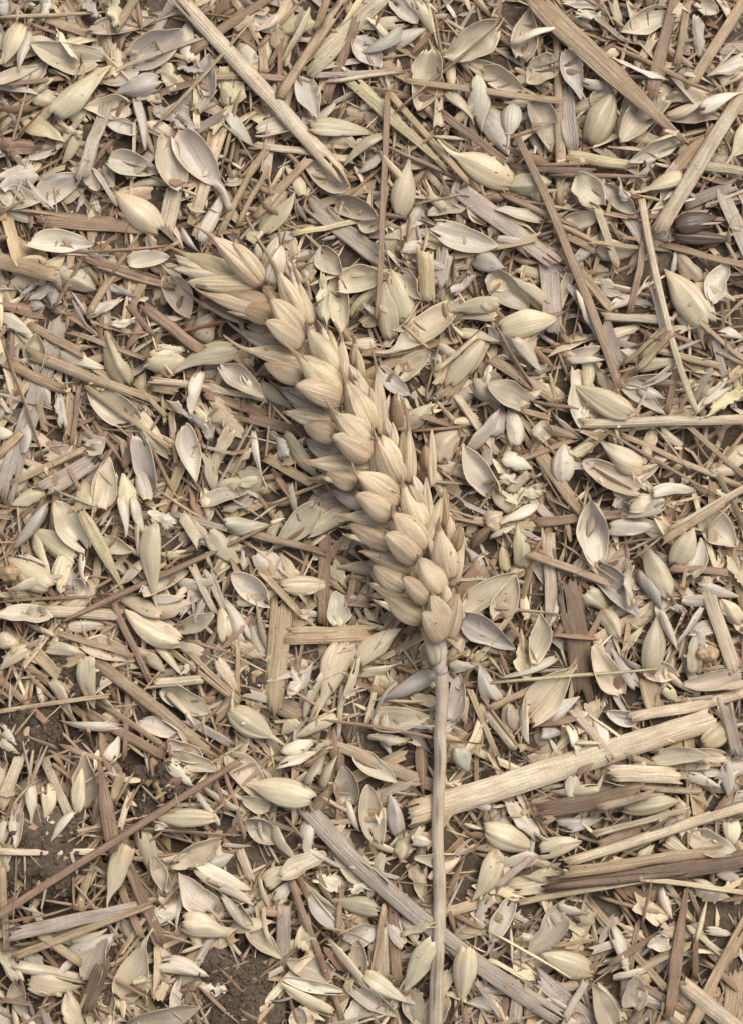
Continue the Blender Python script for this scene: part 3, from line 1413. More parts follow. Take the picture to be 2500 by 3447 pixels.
def cell(x, y):
    return (np.clip(((x + HX) / RES).astype(int), 0, NX - 1),
            np.clip(((y + HY) / RES).astype(int), 0, NY - 1))

def px2xy(px, py, z=0.):
    k = (HC - z) / HC / PXCM
    return (px - W_PX / 2) * k, -(py - H_PX / 2) * k

def dense(P, k=3):
    a, b = P.shape[:2]
    ti = np.linspace(0, a - 1, a * k); t0 = np.minimum(ti.astype(int), a - 2); ft = (ti - t0)[:, None, None]
    Q = P[t0] * (1 - ft) + P[t0 + 1] * ft
    si = np.linspace(0, b - 1, b * 2); s0 = np.minimum(si.astype(int), b - 2); fs = (si - s0)[None, :, None]
    return Q[:, s0] * (1 - fs) + Q[:, s0 + 1] * fs

def stamp(P):
    Q = dense(P).reshape(-1, 3)
    i, j = cell(Q[:, 0], Q[:, 1])
    np.maximum.at(hm, (i, j), Q[:, 2])

def lay(P, x0, y0, x1, y1, q, roll=0., sink=0., bend=0., tmax=.22, tip=0.):
    """turn lattice P from its own axes onto the ground line (x0,y0)-(x1,y1) and let it rest"""
    if roll:
        c, s = math.cos(roll), math.sin(roll)
        y, z = P[..., 1] * c - P[..., 2] * s, P[..., 1] * s + P[..., 2] * c
        P = np.stack([P[..., 0], y, z - z.min()], axis=2)
    Lx = max(P[..., 0].max(), 1e-6)
    if bend:
        u = np.clip(P[..., 0] / Lx, 0, 1)
        P[..., 1] += bend * Lx * 4 * u * (1 - u)
    dx, dy = x1 - x0, y1 - y0
    l = math.hypot(dx, dy)
    ux, uy = dx / l, dy / l
    wx = x0 + P[..., 0] * ux - P[..., 1] * uy
    wy = y0 + P[..., 0] * uy + P[..., 1] * ux
    i, j = cell(wx, wy)
    h = hm[i, j]
    n = P.shape[0] // 3 or 1
    hb, ht = np.percentile(h[:n], 65), np.percentile(h[-n:], 65)
    sl_ = np.clip((ht - hb) / (Lx * .67), -tmax, tmax) + tip
    z = P[..., 2] + sl_ * (P[..., 0] - Lx / 2)
    dz = np.percentile(h - z, q) - sink
    z = z + dz
    k = 1 - z.mean() / HC                     # the line was given at z = 0; keep its direction from above
    out = np.stack([wx * k, wy * k, z], axis=2)
    stamp(out)
    return out

def tint_of(P, col, outer_first=True, rimcol=True, vary=.10, inner=.28):
    """per-point colour of both skins of a husk"""
    a, b = P.shape[:2]
    base = np.array(PAL[col] if rimcol else {'P': STRAW_PALE, 'G': STRAW_GREY, 'T': STRAW_TAN}.get(col, PAL[col])) * (1 + rng.normal() * vary) * (1 + rng.normal(size=3) * .012)
    t = np.linspace(0, 1, a)[:, None, None]
    out = np.broadcast_to(base, (a, b, 3)).copy()
    tan = np.array((1.0, .86, .70))
    k0, k1 = rng.uniform(0, .55), rng.uniform(0, .5)
    out *= 1 + (tan - 1) * (k0 * np.clip(1 - t * 4, 0, 1) + k1 * np.clip((t - .72) * 3.5, 0, 1))
    out *= 1 + .07 * smooth_noise(a, b, 4, 3)[..., None]
    inn = out * (1 - inner) + INNER * base.mean() / .5 * inner
    if rimcol and col in 'CPGTYW':
        e = np.zeros((a, b, 1)); e[:, [0, -1]] = .9; e[:, [1, -2]] = .25; e[:1] = .5
        r = RIM * base.mean() / .52
        out = out * (1 - e * .5) + r * e * .5
        inn = inn * (1 - e) + r * e
    return np.concatenate([out.reshape(-1, 3), inn.reshape(-1, 3)])

def grain_of(P, L, Wd):
    a, b = P.shape[:2]
    t = np.linspace(0, L, a)[:, None] * np.ones((1, b))
    s = np.linspace(-.5, .5, b)[None, :] * np.ones((a, 1)) * Wd
    r = rng.uniform(0, 100)
    g = np.stack([t + r, s + r * 1.7, np.full((a, b), r)], axis=2).reshape(-1, 3)
    return np.concatenate([g, g + (0, 0, 3.1)])

def link(name, me, loc=None, parent=None):
    o = bpy.data.objects.new(name, me)
    COL.objects.link(o)
    if parent is not None:
        o.parent = parent
    if loc is not None:
        o.location = loc
    return o

def tag(o, label=None, cat=None, group=None, kind=None):
    if label: o['label'] = label
    if cat: o['category'] = cat
    if group: o['group'] = group
    if kind: o['kind'] = kind
    return o

# bare patches where the soil shows: x, y, rx, ry in sheet pixels
BARE = [(110, 2450, 150, 165), (190, 2290, 110, 70), (500, 2640, 130, 110), (140, 2925, 165, 150),
        (805, 3320, 85, 110), (880, 2260, 70, 95), (830, 1480, 75, 55), (415, 1060, 60, 45),
        (225, 205, 45, 45), (1385, 185, 55, 60), (300, 2400, 60, 60), (880, 3230, 60, 120), (1120, 370, 60, 45),
        (2340, 190, 60, 50), (640, 2930, 60, 60)]
def bare(px, py):
    b = 0.
    for (x, y, rx, ry) in BARE:
        b = max(b, 1.25 - ((px - x) / rx) ** 2 * .8 - ((py - y) / ry) ** 2 * .8)
    return min(max(b, 0), 1)

# ---------------------------------------------------------------- ground sheet
def build_ground():
    step = 2
    xs, ys = gx[::step], gy[::step]
    Z = soil_hm[::step, ::step].copy()
    # a wide skirt beyond the littered square
    X = np.r_[-400, -60, -20, xs, 20, 60, 400]
    Y = np.r_[-400, -60, -22, ys, 22, 60, 400]
    ZZ = np.full((len(X), len(Y)), SOIL)
    ZZ[3:-3, 3:-3] = Z
    A, B = np.meshgrid(X, Y, indexing='ij')
    P = np.stack([A, B, ZZ], axis=2)
    F = grid_faces(len(X), len(Y))
    V = P.reshape(-1, 3)
    me = to_mesh('ground', V, F, np.full((len(V), 3), .2), V.copy(), None, M_SOIL)
    tag(link('ground', me), kind='structure')
build_ground()

def clod(px, py, r, zt, sq=.75):
    """lump of soil: a rounded, cracked block; r in cm, zt height of its top"""
    a, b = 72, 40
    th = np.linspace(0, 2 * math.pi, a, endpoint=False)
    ph = np.linspace(1e-4, math.pi - 1e-4, b)
    T_, P_ = np.meshgrid(th, ph, indexing='ij')
    d = np.stack([np.cos(T_) * np.sin(P_), np.sin(T_) * np.sin(P_), np.cos(P_)], axis=2)
    d = np.sign(d) * np.abs(d) ** .72
    d = d[..., [2, 0, 1]]
    # lumpy by a handful of random plane waves
    rad = np.ones((a, b))
    for _ in range(26):
        f = rng.normal(size=3) * rng.choice([1.5, 3, 6, 11])
        rad += .20 / (1 + np.linalg.norm(f)) * np.sin(d @ f + rng.uniform(0, 6.28))
    rad += rng.normal(size=(a, b)) * .028
    P = d * rad[..., None] * r
    P[..., 2] *= sq
    x, y = px2xy(px, py, zt)
    top = P[..., 2].max()
    P += (x, y, zt - top)
    Pc = np.concatenate([P, P[:1]])
    up = Pc[..., 2] > zt - 1.2 * r * sq
    Q = dense(Pc, 2)
    i, j = cell(Q[..., 0].ravel(), Q[..., 1].ravel())
    np.maximum.at(hm, (i, j), Q[..., 2].ravel())
    V = P.reshape(-1, 3)
    i, j = np.meshgrid(np.arange(a), np.arange(b - 1), indexing='ij')
    F = np.stack([i * b + j, i * b + j + 1, ((i + 1) % a) * b + j + 1, ((i + 1) % a) * b + j], axis=2).reshape(-1, 4)
    c = V.mean(axis=0)
    me = to_mesh('soil_clod', V - c, F, np.full((len(V), 3), .2), V - c, None, M_SOIL)
    return link('soil_clod', me, Vector(c) * U)

CLODS = [(112, 2450, .62, -.22, 'rough brown soil clod at the left edge above the two long grey strips'),
         (140, 2900, 1.0, -.16, 'biggest brown soil clod, crossed by the long brown straw, lower left'),
         (250, 2290, .48, -.5, 'flat brown soil lump under tan straw near the left edge'),
         (560, 2620, .30, -.32, 'small round soil lump just above the long brown straw'),
         (462, 2612, .20, -.25, 'smallest soil lump, next to the rose-brown pointed leaf wedge'),
         (505, 2720, .38, -.5, 'crumbly soil lump behind the long brown straw'),
         (800, 3340, .75, -.5, 'smooth brown soil clod at the bottom edge left of the stem'),
         (872, 2270, .45, -.75, 'soil clod showing left of the wide ribbed straw strip'),
         (830, 1485, .40, -.8, 'dark soil lump in the gap left of the ear')]
for (px, py, r, zt, lab) in CLODS:
    tag(clod(px, py, r, zt), lab, 'soil clod', 'soil clods among the chaff')

# ---------------------------------------------------------------- grit and soil crumbs on the bare patches
def grit(n):
    VV, FF = [], []
    off = 0
    a, b = 7, 5
    T_, P_ = np.meshgrid(np.linspace(0, 2 * math.pi, a, endpoint=False), np.linspace(.05, math.pi - .05, b), indexing='ij')
    d = np.stack([np.cos(T_) * np.sin(P_), np.sin(T_) * np.sin(P_), np.cos(P_)], axis=2)
    i, j = np.meshgrid(np.arange(a), np.arange(b - 1), indexing='ij')
    F = np.stack([i * b + j, i * b + j + 1, ((i + 1) % a) * b + j + 1, ((i + 1) % a) * b + j], axis=2).reshape(-1, 4)
    while n > 0:
        x_, y_, rx, ry = BARE[rng.integers(5)]
        px, py = x_ + rng.normal() * rx * .8, y_ + rng.normal() * ry * .8
        n -= 1
        x, y = px2xy(px, py)
        ci, cj = cell(np.array([x]), np.array([y]))
        r = .010 + .045 * rng.random() ** 4
        P = d * (1 + rng.normal(size=(a, b, 1)) * .16) * r * rng.uniform(.7, 1.3, 3)
        P = P + (x, y, hm[ci[0], cj[0]] + r * .4)
        VV.append(P.reshape(-1, 3)); FF.append(F + off); off += a * b
    V = np.concatenate(VV)
    me = to_mesh('soil_grit', V, np.concatenate(FF), np.full((len(V), 3), .2), V, np.ones(off // (a * b) * len(F), bool), M_SOIL)
    tag(link('soil_grit', me), 'loose brown soil crumbs on the bare patches', 'soil', None, 'stuff')
grit(3000)

# ---------------------------------------------------------------- loose broken chaff under everything (nobody could count it)
PATCH = fbm(NX, NY, 26, 3, .6)
def scatter(name, n, sizes, mix, cols, label, cat, q, sink, dark=1., avoid=1.0, region=None, gaps=False, patchy=False):
    VV, FF, TT, GG = [], [], [], []
    off = 0
    x0, x1, y0, y1 = region or (-10.4, 10.4, -13.2, 13.2)
    kinds = list(mix)
    pr = np.array([mix[k] for k in kinds]); pr = pr / pr.sum()
    for _ in range(n):
        x, y = rng.uniform(x0, x1), rng.uniform(y0, y1)
        if gaps:                              # settles where the bed is thinnest
            for _t in range(40):
                i, j = cell(np.array([x]), np.array([y]))
                if hm[i[0], j[0]] - soil_hm[i[0], j[0]] < .28:
                    break
                x, y = rng.uniform(x0, x1), rng.uniform(y0, y1)
            else:
                continue
        px, py = x * PXCM + W_PX / 2, -y * PXCM + H_PX / 2
        if rng.random() < bare(px, py) * avoid:
            continue
        if patchy:
            i, j = cell(np.array([x]), np.array([y]))
            if rng.random() > .62 + .55 * PATCH[i[0], j[0]]:
                continue
        k = kinds[rng.choice(len(kinds), p=pr)]
        lo, hi = sizes[k]
        L = lo + (hi - lo) * rng.random() ** 1.6
        if k in 'cdsf':
            Wd = L * {'f': rng.uniform(.3, .8), 's': rng.uniform(.18, .32)}.get(k, rng.uniform(.28, .46))
            P, _d = husk(L, Wd, k, 9 if L > .6 else 7, 7)
            roll = rng.normal() * .4 + (rng.choice([-1, 1]) * 1.0 if k == 's' else 0)
        else:
            Wd = rng.uniform(.03, .08) if k == 'N' else .06 + .22 * rng.random() ** 2
            P, _d = straw(L, Wd, k, .55)
            roll = rng.normal() * .5
        col = cols[rng.choice(len(cols))]
        if col in 'BO' and k in 'Sfd':
            P[..., 1] *= .5
        a = rng.uniform(0, 2 * math.pi)
        dx, dy = math.cos(a) * L / 2, math.sin(a) * L / 2
        P = lay(P, x - dx, y - dy, x + dx, y + dy, q, roll, sink, 0, .35)
        A, B = P.shape[:2]
        VV.append(P.reshape(-1, 3))
        FF.append(grid_faces(A, B, off))
        off += A * B
        tn = tint_of(P, col, rimcol=k in 'cdsf')
        TT.append(tn[A * B:] if k == 'c' else tn[:A * B])
        GG.append(grain_of(P, L, Wd)[:A * B])
    V = np.concatenate(VV)
    me = to_mesh(name, V, np.concatenate(FF), np.concatenate(TT), np.concatenate(GG), None, M_CHAFF)
    tag(link(name, me), label, cat, None, 'stuff')

scatter('broken_chaff', 19000, {'c': (.5, 1.15), 'd': (.5, 1.15), 's': (.4, 1.0), 'f': (.2, .7), 'S': (.6, 3.0), 'N': (.6, 3.0)},
        {'c': .09, 'd': .07, 's': .18, 'f': .09, 'S': .19, 'N': .38}, 'CGGTTTTBBBBO',
        'loose bed of broken husks and straw bits covering the soil', 'chaff', 72, .05, 1.0, .78, None, False, True)

scatter('chaff_filling', 7500, {'d': (.5, 1.0), 's': (.4, 1.0), 'f': (.3, .8), 'S': (.5, 1.8), 'N': (.5, 1.6)},
        {'d': .10, 's': .22, 'f': .12, 'S': .26, 'N': .3}, 'CGTTBBBG',
        'broken husk and straw bits filling the gaps of the litter', 'chaff', 85, .0, 1.0, .9, None, True)

# the same bed goes on around the surveyed ground
for nm in ('broken_chaff', 'chaff_filling'):
    src = bpy.data.objects[nm]
    for ix in (-1, 0, 1):
        for iy in (-1, 0, 1):
            if ix or iy:
                o = src.copy()
                COL.objects.link(o)
                o.location = (ix * 20.6 * U, iy * 26.2 * U, -.02 * U)
                o['label'] = 'loose chaff bed going on beyond the edges of the view'

# ---------------------------------------------------------------- surveyed pieces
PIECES = []
for tile, txt in SURVEY.items():
    ox, oy, sc = TILES[tile]
    for ln in txt.strip().splitlines():
        tk = ln.split()
        x0, y0, x1, y1, w = (float(v) for v in tk[2:7])
        p = dict(kind=tk[0], col=tk[1], x0=ox + x0 * sc, y0=oy + y0 * sc, x1=ox + x1 * sc, y1=oy + y1 * sc,
                 w=w * sc, layer=int(tk[7]), awn=None, bend=0., id=None)
        r = tk[8:]
        while r:
            h = r.pop(0)
            if h == 'a':
                p['awn'] = (ox + float(r.pop(0)) * sc, oy + float(r.pop(0)) * sc)
            elif h == 'b':
                p['bend'] = float(r.pop(0)) / 100
            elif h[0] == '#':
                p['id'] = h[1:]
        PIECES.append(p)
PIECES.sort(key=lambda p: p['layer'])

NAMES = {'c': 'husk', 'd': 'husk', 'g': 'closed_husk', 's': 'husk_sliver', 'f': 'husk_flake',
         'S': 'straw_strip', 'H': 'straw_piece', 'L': 'leaf_blade', 'N': 'straw_fibre'}
CATS = {'c': 'husk', 'd': 'husk', 'g': 'husk', 's': 'husk', 'f': 'husk flake', 'S': 'straw', 'H': 'straw',
        'L': 'leaf blade', 'N': 'fibre'}
GROUPS = {'c': 'empty husks strewn in the chaff', 'd': 'empty husks strewn in the chaff', 'g': 'closed husks strewn in the chaff',
          's': 'narrow husk slivers in the chaff', 'f': 'torn husk flakes in the chaff', 'S': 'flat straw strips in the chaff',
          'H': 'rounded straw pieces in the chaff', 'L': 'dry leaf blades in the chaff', 'N': 'thin straw fibres in the chaff'}

def awn_path(P, ax, ay, rows=6):
    """bend the last rows of a husk lattice out to a long thin point (local plane coordinates)"""
    a, b = P.shape[:2]
    tip = P[a - rows - 1].mean(axis=0)
    end = np.array((ax, ay, tip[2] + .02))
    dirx = np.array((1., 0, 0))
    ln = np.linalg.norm(end - tip)
    mid = tip + dirx * ln * .4
    wid = P[a - rows:, :, 1] - P[a - rows:, :, 1].mean(axis=1, keepdims=True)
    zz = P[a - rows:, :, 2] - P[a - rows:, :, 2].mean(axis=1, keepdims=True)
    for k in range(rows):
        u = (k + 1) / rows
        c = tip * (1 - u) ** 2 + mid * 2 * u * (1 - u) + end * u * u
        tg = (mid - tip) * (1 - u) + (end - mid) * u
        tg /= np.linalg.norm(tg)
        n = np.array((-tg[1], tg[0], 0))
        P[a - rows + k] = c + wid[k][:, None] * n + np.c_[np.zeros((b, 2)), zz[k]]
    return P

def build_piece(p):
    k = p['kind']
    x0, y0 = px2xy(p['x0'], p['y0'])
    x1, y1 = px2xy(p['x1'], p['y1'])
    L = math.hypot(x1 - x0, y1 - y0)
    Wd = p['w'] / PXCM
    roll = 0.
    th = .012
    if k in 'cdgsf':
        big = 1 if p['w'] > 60 else 0
        P, drop = husk(L, Wd * (1.1 if k == 's' else 1), k, 17 if big else 13, 21 if k == 'g' else 13 if big else 9,
                       beak=True if p['awn'] else None)
        if p['awn']:
            ax, ay = px2xy(*p['awn'])
            ux, uy = (x1 - x0) / L, (y1 - y0) / L
            rx, ry = ax - x0, ay - y0
            P = awn_path(P, rx * ux + ry * uy, -rx * uy + ry * ux)
            drop = None
        roll = rng.normal() * (.28 if k in 'cd' else .14 if k == 'g' else .35)
        if k == 's':
            roll = rng.choice([-1, 1]) * rng.uniform(.7, 1.05)
        q = (86 if p['layer'] >= 3 else 78) + (6 if k == 'c' else 0)
        mat = M_HUSK
        th = .009
    else:
        P, drop = straw(L, Wd, k, 1.0)
        roll = rng.normal() * (.10 if k != 'N' else .5)
        q = 97 if p['layer'] >= 4 else 91 if p['layer'] == 3 else 80
        mat = M_STRAW
        th = .03 if Wd > .12 else .02
    P = lay(P, x0, y0, x1, y1, q, roll, 0., p['bend'], .22, rng.normal() * .10 if k in 'cdgsf' else 0.)
    if k == 'c':
        tint = tint_of(P, p['col'])
        h = len(tint) // 2
        tint = np.concatenate([tint[h:], tint[:h]])       # the hollow lining faces up
    elif k in 'SHLN':
        tint = tint_of(P, p['col'], rimcol=False, inner=.1)
        if p['col'] == 'K':
            pass
    else:
        tint = tint_of(P, p['col'])
    if p['id'] == 'speckled':
        tint = tint_of(P, 'T', rimcol=False, inner=.1)
        sp = np.clip(smooth_noise(P.shape[0], P.shape[1], 16, 5) * .8 - .25, 0, 1).ravel()
        tint[:len(sp)] *= (1 - .9 * sp)[:, None]
    V, F, flat = shell(P, th, drop)
    c = V.mean(axis=0)
    me = to_mesh(NAMES[k], V - c, F, tint, grain_of(P, L, Wd), flat, mat)
    o = link(NAMES[k], me, Vector(c) * U)
    p['obj'] = o
    p['len'] = math.hypot(p['x1'] - p['x0'], p['y1'] - p['y0'])
    return o

for p in PIECES:
    build_piece(p)

# ---------------------------------------------------------------- crumbs of chaff that fell last
scatter('chaff_crumbs', 1000, {'f': (.06, .2), 'N': (.1, .5), 'S': (.12, .35)}, {'f': .5, 'N': .35, 'S': .15}, 'CPGTTB',
        'tiny crumbs of husk and straw scattered over the litter', 'crumbs', 60, .0, 1.0, .75)

# ---------------------------------------------------------------- the wheat ear
def tube(pts, radii, seg=14, cap=True, ribs=0.):
    pts = np.array(pts, float)
    n = len(pts)
    tg = np.gradient(pts, axis=0)
    tg /= np.linalg.norm(tg, axis=1, keepdims=True)
    up = np.array((0, 0, 1.))
    rows = []
    for i in range(n):
        s = np.cross(tg[i], up); s /= np.linalg.norm(s)
        v = np.cross(s, tg[i])
        a = np.linspace(0, 2 * math.pi, seg, endpoint=False)
        r = radii[i] * (1 + ribs * np.where(np.arange(seg) % 2 == 0, 1, -1))
        rows.append(pts[i] + (np.cos(a) * r)[:, None] * s + (np.sin(a) * r)[:, None] * v)
    P = np.array(rows)
    i, j = np.meshgrid(np.arange(n - 1), np.arange(seg), indexing='ij')
    F = np.stack([i * seg + j, i * seg + (j + 1) % seg, (i + 1) * seg + (j + 1) % seg, (i + 1) * seg + j], axis=2).reshape(-1, 4)
    V = P.reshape(-1, 3)
    if cap:
        V = np.concatenate([V, pts[:1], pts[-1:]])
        c0, c1 = n * seg, n * seg + 1
        j = np.arange(0, seg, 2)
        F0 = np.c_[np.full(len(j), c0), (j + 2) % seg, (j + 1) % seg, j]
        b = (n - 1) * seg
        F1 = np.c_[np.full(len(j), c1), b + j, b + (j + 1) % seg, b + (j + 2) % seg]
        F = np.concatenate([F, F0, F1])
    return V, F, P

def tube_grain(n, seg, L, r, extra):
    t = np.linspace(0, L, n)[:, None] * np.ones((1, seg))
    a = np.linspace(0, 2 * math.pi, seg, endpoint=False)
    s = np.abs(a - math.pi)[None, :] * np.ones((n, 1)) * r
    g = np.stack([t + 3, s + 5, np.full((n, seg), 2.)], axis=2).reshape(-1, 3)
    return np.concatenate([g, g[:1], g[-1:]]) if extra else g

AXIS = [(1481, 2158), (1440, 2060), (1400, 1960), (1365, 1850), (1310, 1750), (1255, 1660), (1205, 1555),
        (1150, 1440), (1090, 1310), (1040, 1215), (985, 1110), (945, 1040), (915, 985), (893, 950)]
axy = np.array([px2xy(x, y, .4) for x, y in AXIS])
# the ear lies on the litter: level of the bed along its length
def bed(x, y, r=.45, q=80):
    i, j = cell(np.array([x]), np.array([y]))
    k = int(r / RES)
    w = hm[max(i[0] - k, 0):i[0] + k, max(j[0] - k, 0):j[0] + k]
    return np.percentile(w, q)
bz = np.array([bed(x, y) for x, y in axy])
co = np.polyfit(np.arange(len(bz)), bz, 2)
EZ = np.polyval(co, np.arange(len(bz))) + .50        # height of the ear's axis

def ear_z(px, py):
    d = (np.array([a[0] for a in AXIS]) - px) ** 2 + (np.array([a[1] for a in AXIS]) - py) ** 2
    w = 1 / (d + 400) ** 2
    return float((w * EZ).sum() / w.sum())

ear = bpy.data.objects.new('wheat_ear', None)
COL.objects.link(ear)
ear_loc = np.array((axy[0][0], axy[0][1], EZ[0]))
ear.location = Vector(ear_loc) * U
ear.empty_display_size = .005
tag(ear, 'whole ripe wheat ear with its straight stem lying on the chaff', 'wheat ear')

def child(name, V, F, tint, grain, flat, mat, parent, origin):
    """mesh whose parent sits at origin (cm)"""
    me = to_mesh(name, V - origin, F, tint, grain, flat, mat)
    o = bpy.data.objects.new(name, me)
    COL.objects.link(o)
    o.parent = parent
    return o

rachis_pts = [(x, y, z) for (x, y), z in zip(axy, EZ)]
rp = np.array(rachis_pts)
ti = np.linspace(0, len(rp) - 1, 60)
rp = np.array([np.interp(ti, np.arange(len(rachis_pts)), rp[:, k]) for k in range(3)]).T
rp[:, 0] += .035 * np.sin(ti * 3.0)
rr = .115 + .03 * np.sin(ti * 6.0)
V, F, P = tube(rp, rr, 12)
child('rachis', V, F, np.tile(np.array((.60, .45, .28)), (len(V), 1)), tube_grain(len(rp), 12, 9, .1, True), None, M_EAR, ear, ear_loc)

ZCLS = {'C': (.22, .62), 'c': (.34, .68), 'L': (.06, .10), 'K': (.14, .10), 'l': (-.20, -.34), 'R': (.26, .42),
        'r': (.19, .33), 'q': (.02, .16)}

def scale_mesh(cls, col, bx, by, tx, ty, w, beak, keeled, smudge):
    zc = ear_z((bx + tx) / 2, (by + ty) / 2)
    z0, z1 = zc + ZCLS[cls][0], zc + ZCLS[cls][1]
    b = np.array((*px2xy(bx, by, z0), z0)); t = np.array((*px2xy(tx, ty, z1), z1))
    L = np.linalg.norm(t[:2] - b[:2])
    Wd = w / PXCM * (1.08 if cls in 'RrKLq' else .95)
    P, _ = husk(L, Wd, 'e', 20, 23, keel=.35 if keeled else .0, beak=True if beak else None, shoulder=cls in 'Cc')
    ux, uy = (t[:2] - b[:2]) / L
    if beak:
        k = np.array(px2xy(*beak, z1 + .08)) - b[:2]
        P = awn_path(P, k[0] * ux + k[1] * uy, -k[0] * uy + k[1] * ux)
        P[-6:, :, 2] += np.linspace(.01, .10, 6)[:, None]
    roll = {'C': -.10, 'c': .22, 'L': .15, 'K': .35, 'l': .2, 'R': -.12, 'r': -.3, 'q': -.45}[cls] + rng.normal() * .06
    # roll is about the scale's own line, positive towards the lower left of the sheet
    sgn = 1 if (ux < 0) else 1
    c, s = math.cos(roll * sgn), math.sin(roll * sgn)
    y, z = P[..., 1] * c - P[..., 2] * s, P[..., 1] * s + P[..., 2] * c
    y = y - (y.min() + y.max()) / 2 * .8
    lift = (z1 - z0) * np.clip(P[..., 0] / L, 0, 1.2)
    X = b[0] + P[..., 0] * ux - y * uy
    Y = b[1] + P[..., 0] * uy + y * ux
    Z = z0 + z - .5 * Wd * .35 + lift
    Q = np.stack([X, Y, Z], axis=2)
    tint = tint_of(Q, col, vary=.05, inner=.2) * np.array((1.0, .965, .945)) * (.97 if col in 'TG' else 1.0)
    h = len(tint) // 2
    a_, b_ = Q.shape[:2]
    veil = np.ones((a_, b_))
    s_ = np.linspace(-1, 1, b_)[None, :]
    for _k in range(rng.integers(2, 5)):      # brown veins along the nerves
        c0 = rng.uniform(-.8, .8)
        tt = np.linspace(0, 1, a_)[:, None]
        veil -= rng.uniform(.10, .30) * np.exp(-((s_ - c0 * (1 - .3 * tt)) / .09) ** 2) * np.clip(tt * 2 - rng.uniform(0, .6), 0, 1)
    if smudge:
        sm = np.clip(smooth_noise(a_, b_, 5, 4) * .5, 0, .75) * np.exp(-((np.linspace(0, 1, a_) - .55) / .25) ** 2)[:, None]
        veil -= sm
    veil = np.clip(veil, .2, 1.1)
    vcol = 1 - (1 - veil[..., None]) * np.array((.88, 1.0, 1.06))
    tint[:h] *= vcol.reshape(-1, 3)
    if beak:
        tb = tint.reshape(2, a_, b_, 3)
        tb[:, -7:] *= np.array((.76, .68, .65))
    V, F, flat = shell(Q, .02)
    stamp(Q)
    return V, F, flat, tint, grain_of(Q, L, Wd)

ORD = ['first', 'second', 'third', 'fourth', 'fifth', 'sixth', 'seventh']
for key, txt in EAR.items():
    rows = []
    for ln in txt.strip().splitlines():
        tk = ln.split()
        ox, oy, sc = ETILES[tk[0]]
        v = [float(q) for q in tk[3:8]]
        bk, kl, sm = None, False, False
        r = tk[8:]
        while r:
            h = r.pop(0)
            if h == 'a':
                bk = (ox + float(r.pop(0)) * sc, oy + float(r.pop(0)) * sc)
            elif h == 'k':
                kl = True
            elif h == 'm':
                sm = True
        rows.append((tk[1], tk[2], ox + v[0] * sc, oy + v[1] * sc, ox + v[2] * sc, oy + v[3] * sc, v[4] * sc, bk, kl, sm))
    more = []
    for (cls, col, bx, by, tx, ty, w, bk, kl, sm) in rows:
        if cls in 'LKl':                      # the points stand out a little further than the scale's visible back
            tx, ty = tx + (tx - bx) * .05, ty + (ty - by) * .05
        more.append((cls, col, bx, by, tx, ty, w, bk, kl, sm))
        if cls in 'LRK' and w > 50:           # slim inner floret beside each outer scale
            a_ = rng.choice([-1, 1]) * rng.uniform(.16, .30)
            dx, dy = (tx - bx), (ty - by)
            ex = dx * math.cos(a_) - dy * math.sin(a_)
            ey = dx * math.sin(a_) + dy * math.cos(a_)
            f = rng.uniform(.88, 1.02)
            tp = (bx + ex * f, by + ey * f)
            more.append(({'L': 'l', 'K': 'L', 'R': 'r'}[cls], rng.choice(list('CTP')), bx, by, tp[0], tp[1], w * .5,
                         (tp[0] + ex * .16, tp[1] + ey * .16), False, False))
    rows = more
    # spikelet: its short stalk, from the rachis out to the scales
    bx = np.mean([r[2] for r in rows]); by = np.mean([r[3] for r in rows])
    tx = np.mean([r[4] for r in rows]); ty = np.mean([r[5] for r in rows])
    d2 = [(a[0] - bx) ** 2 + (a[1] - by) ** 2 for a in AXIS]
    ia = int(np.argmin(d2))
    zc = ear_z(bx, by)
    zo = np.mean([ZCLS[r[0]][0] for r in rows])
    p0 = np.array((*axy[ia], EZ[ia]))
    p1 = np.array((*px2xy(bx, by, zc), zc + zo * .8))
    p2 = np.array((*px2xy(bx + (tx - bx) * .45, by + (ty - by) * .45, zc), zc + zo * .9))
    ts = np.linspace(0, 1, 7)[:, None]
    cl = p0 * (1 - ts) ** 2 + p1 * 2 * ts * (1 - ts) + p2 * ts ** 2
    V, F, P = tube(cl, np.linspace(.09, .05, 7), 8)
    sp = child('spikelet', V, F, np.tile(np.array((.56, .42, .25)), (len(V), 1)), tube_grain(7, 8, 1, .08, True), None, M_EAR, ear, p0)
    sp.location = Vector(p0 - ear_loc) * U
    for r in rows:
        V, F, flat, tint, grain = scale_mesh(*r)
        nm = 'glume' if r[0] in 'CcKR' else 'lemma'
        o = child(nm, V, F, tint, grain, flat, M_EAR, sp, p0)
        if r[9]:
            o['label'] = 'scale with dark smudges on its back'
        elif r[1] == 'D':
            o['label'] = 'dark brown split scale'

# stem
STEM = [(1480, 2140, 62), (1481, 2160, 54), (1482, 2176, 45), (1484, 2205, 44), (1487, 2255, 45), (1488, 2262, 51), (1489, 2270, 46), (1491, 2350, 46), (1490, 2430, 45),
        (1483, 2500, 44), (1481, 2600, 43), (1479, 2720, 43), (1478, 2861, 43), (1485, 2973, 46), (1485, 3070, 46), (1482, 3160, 46),
        (1477, 3280, 47), (1474, 3347, 47), (1470, 3447, 48), (1466, 3640, 48), (1464, 3800, 48)]
sxy = np.array([px2xy(x, y, .35) for x, y, w in STEM])
tops = np.array([bed(x, y, .18, 88) for x, y in sxy])
zs = np.polyval(np.polyfit(np.arange(len(tops)), tops, 2), np.arange(len(tops)))
zs = np.maximum(zs, zs * .5 + tops * .5 - .05) + .10
w_ = np.clip(np.linspace(1.6, 0, len(zs)) - .6, 0, 1)
zs = zs * (1 - w_) + EZ[0] * w_
spt = np.c_[sxy, zs]
srad = np.array([w for _, _, w in STEM]) / PXCM / 2 * .94
k = np.linspace(0, len(STEM) - 1, 90)
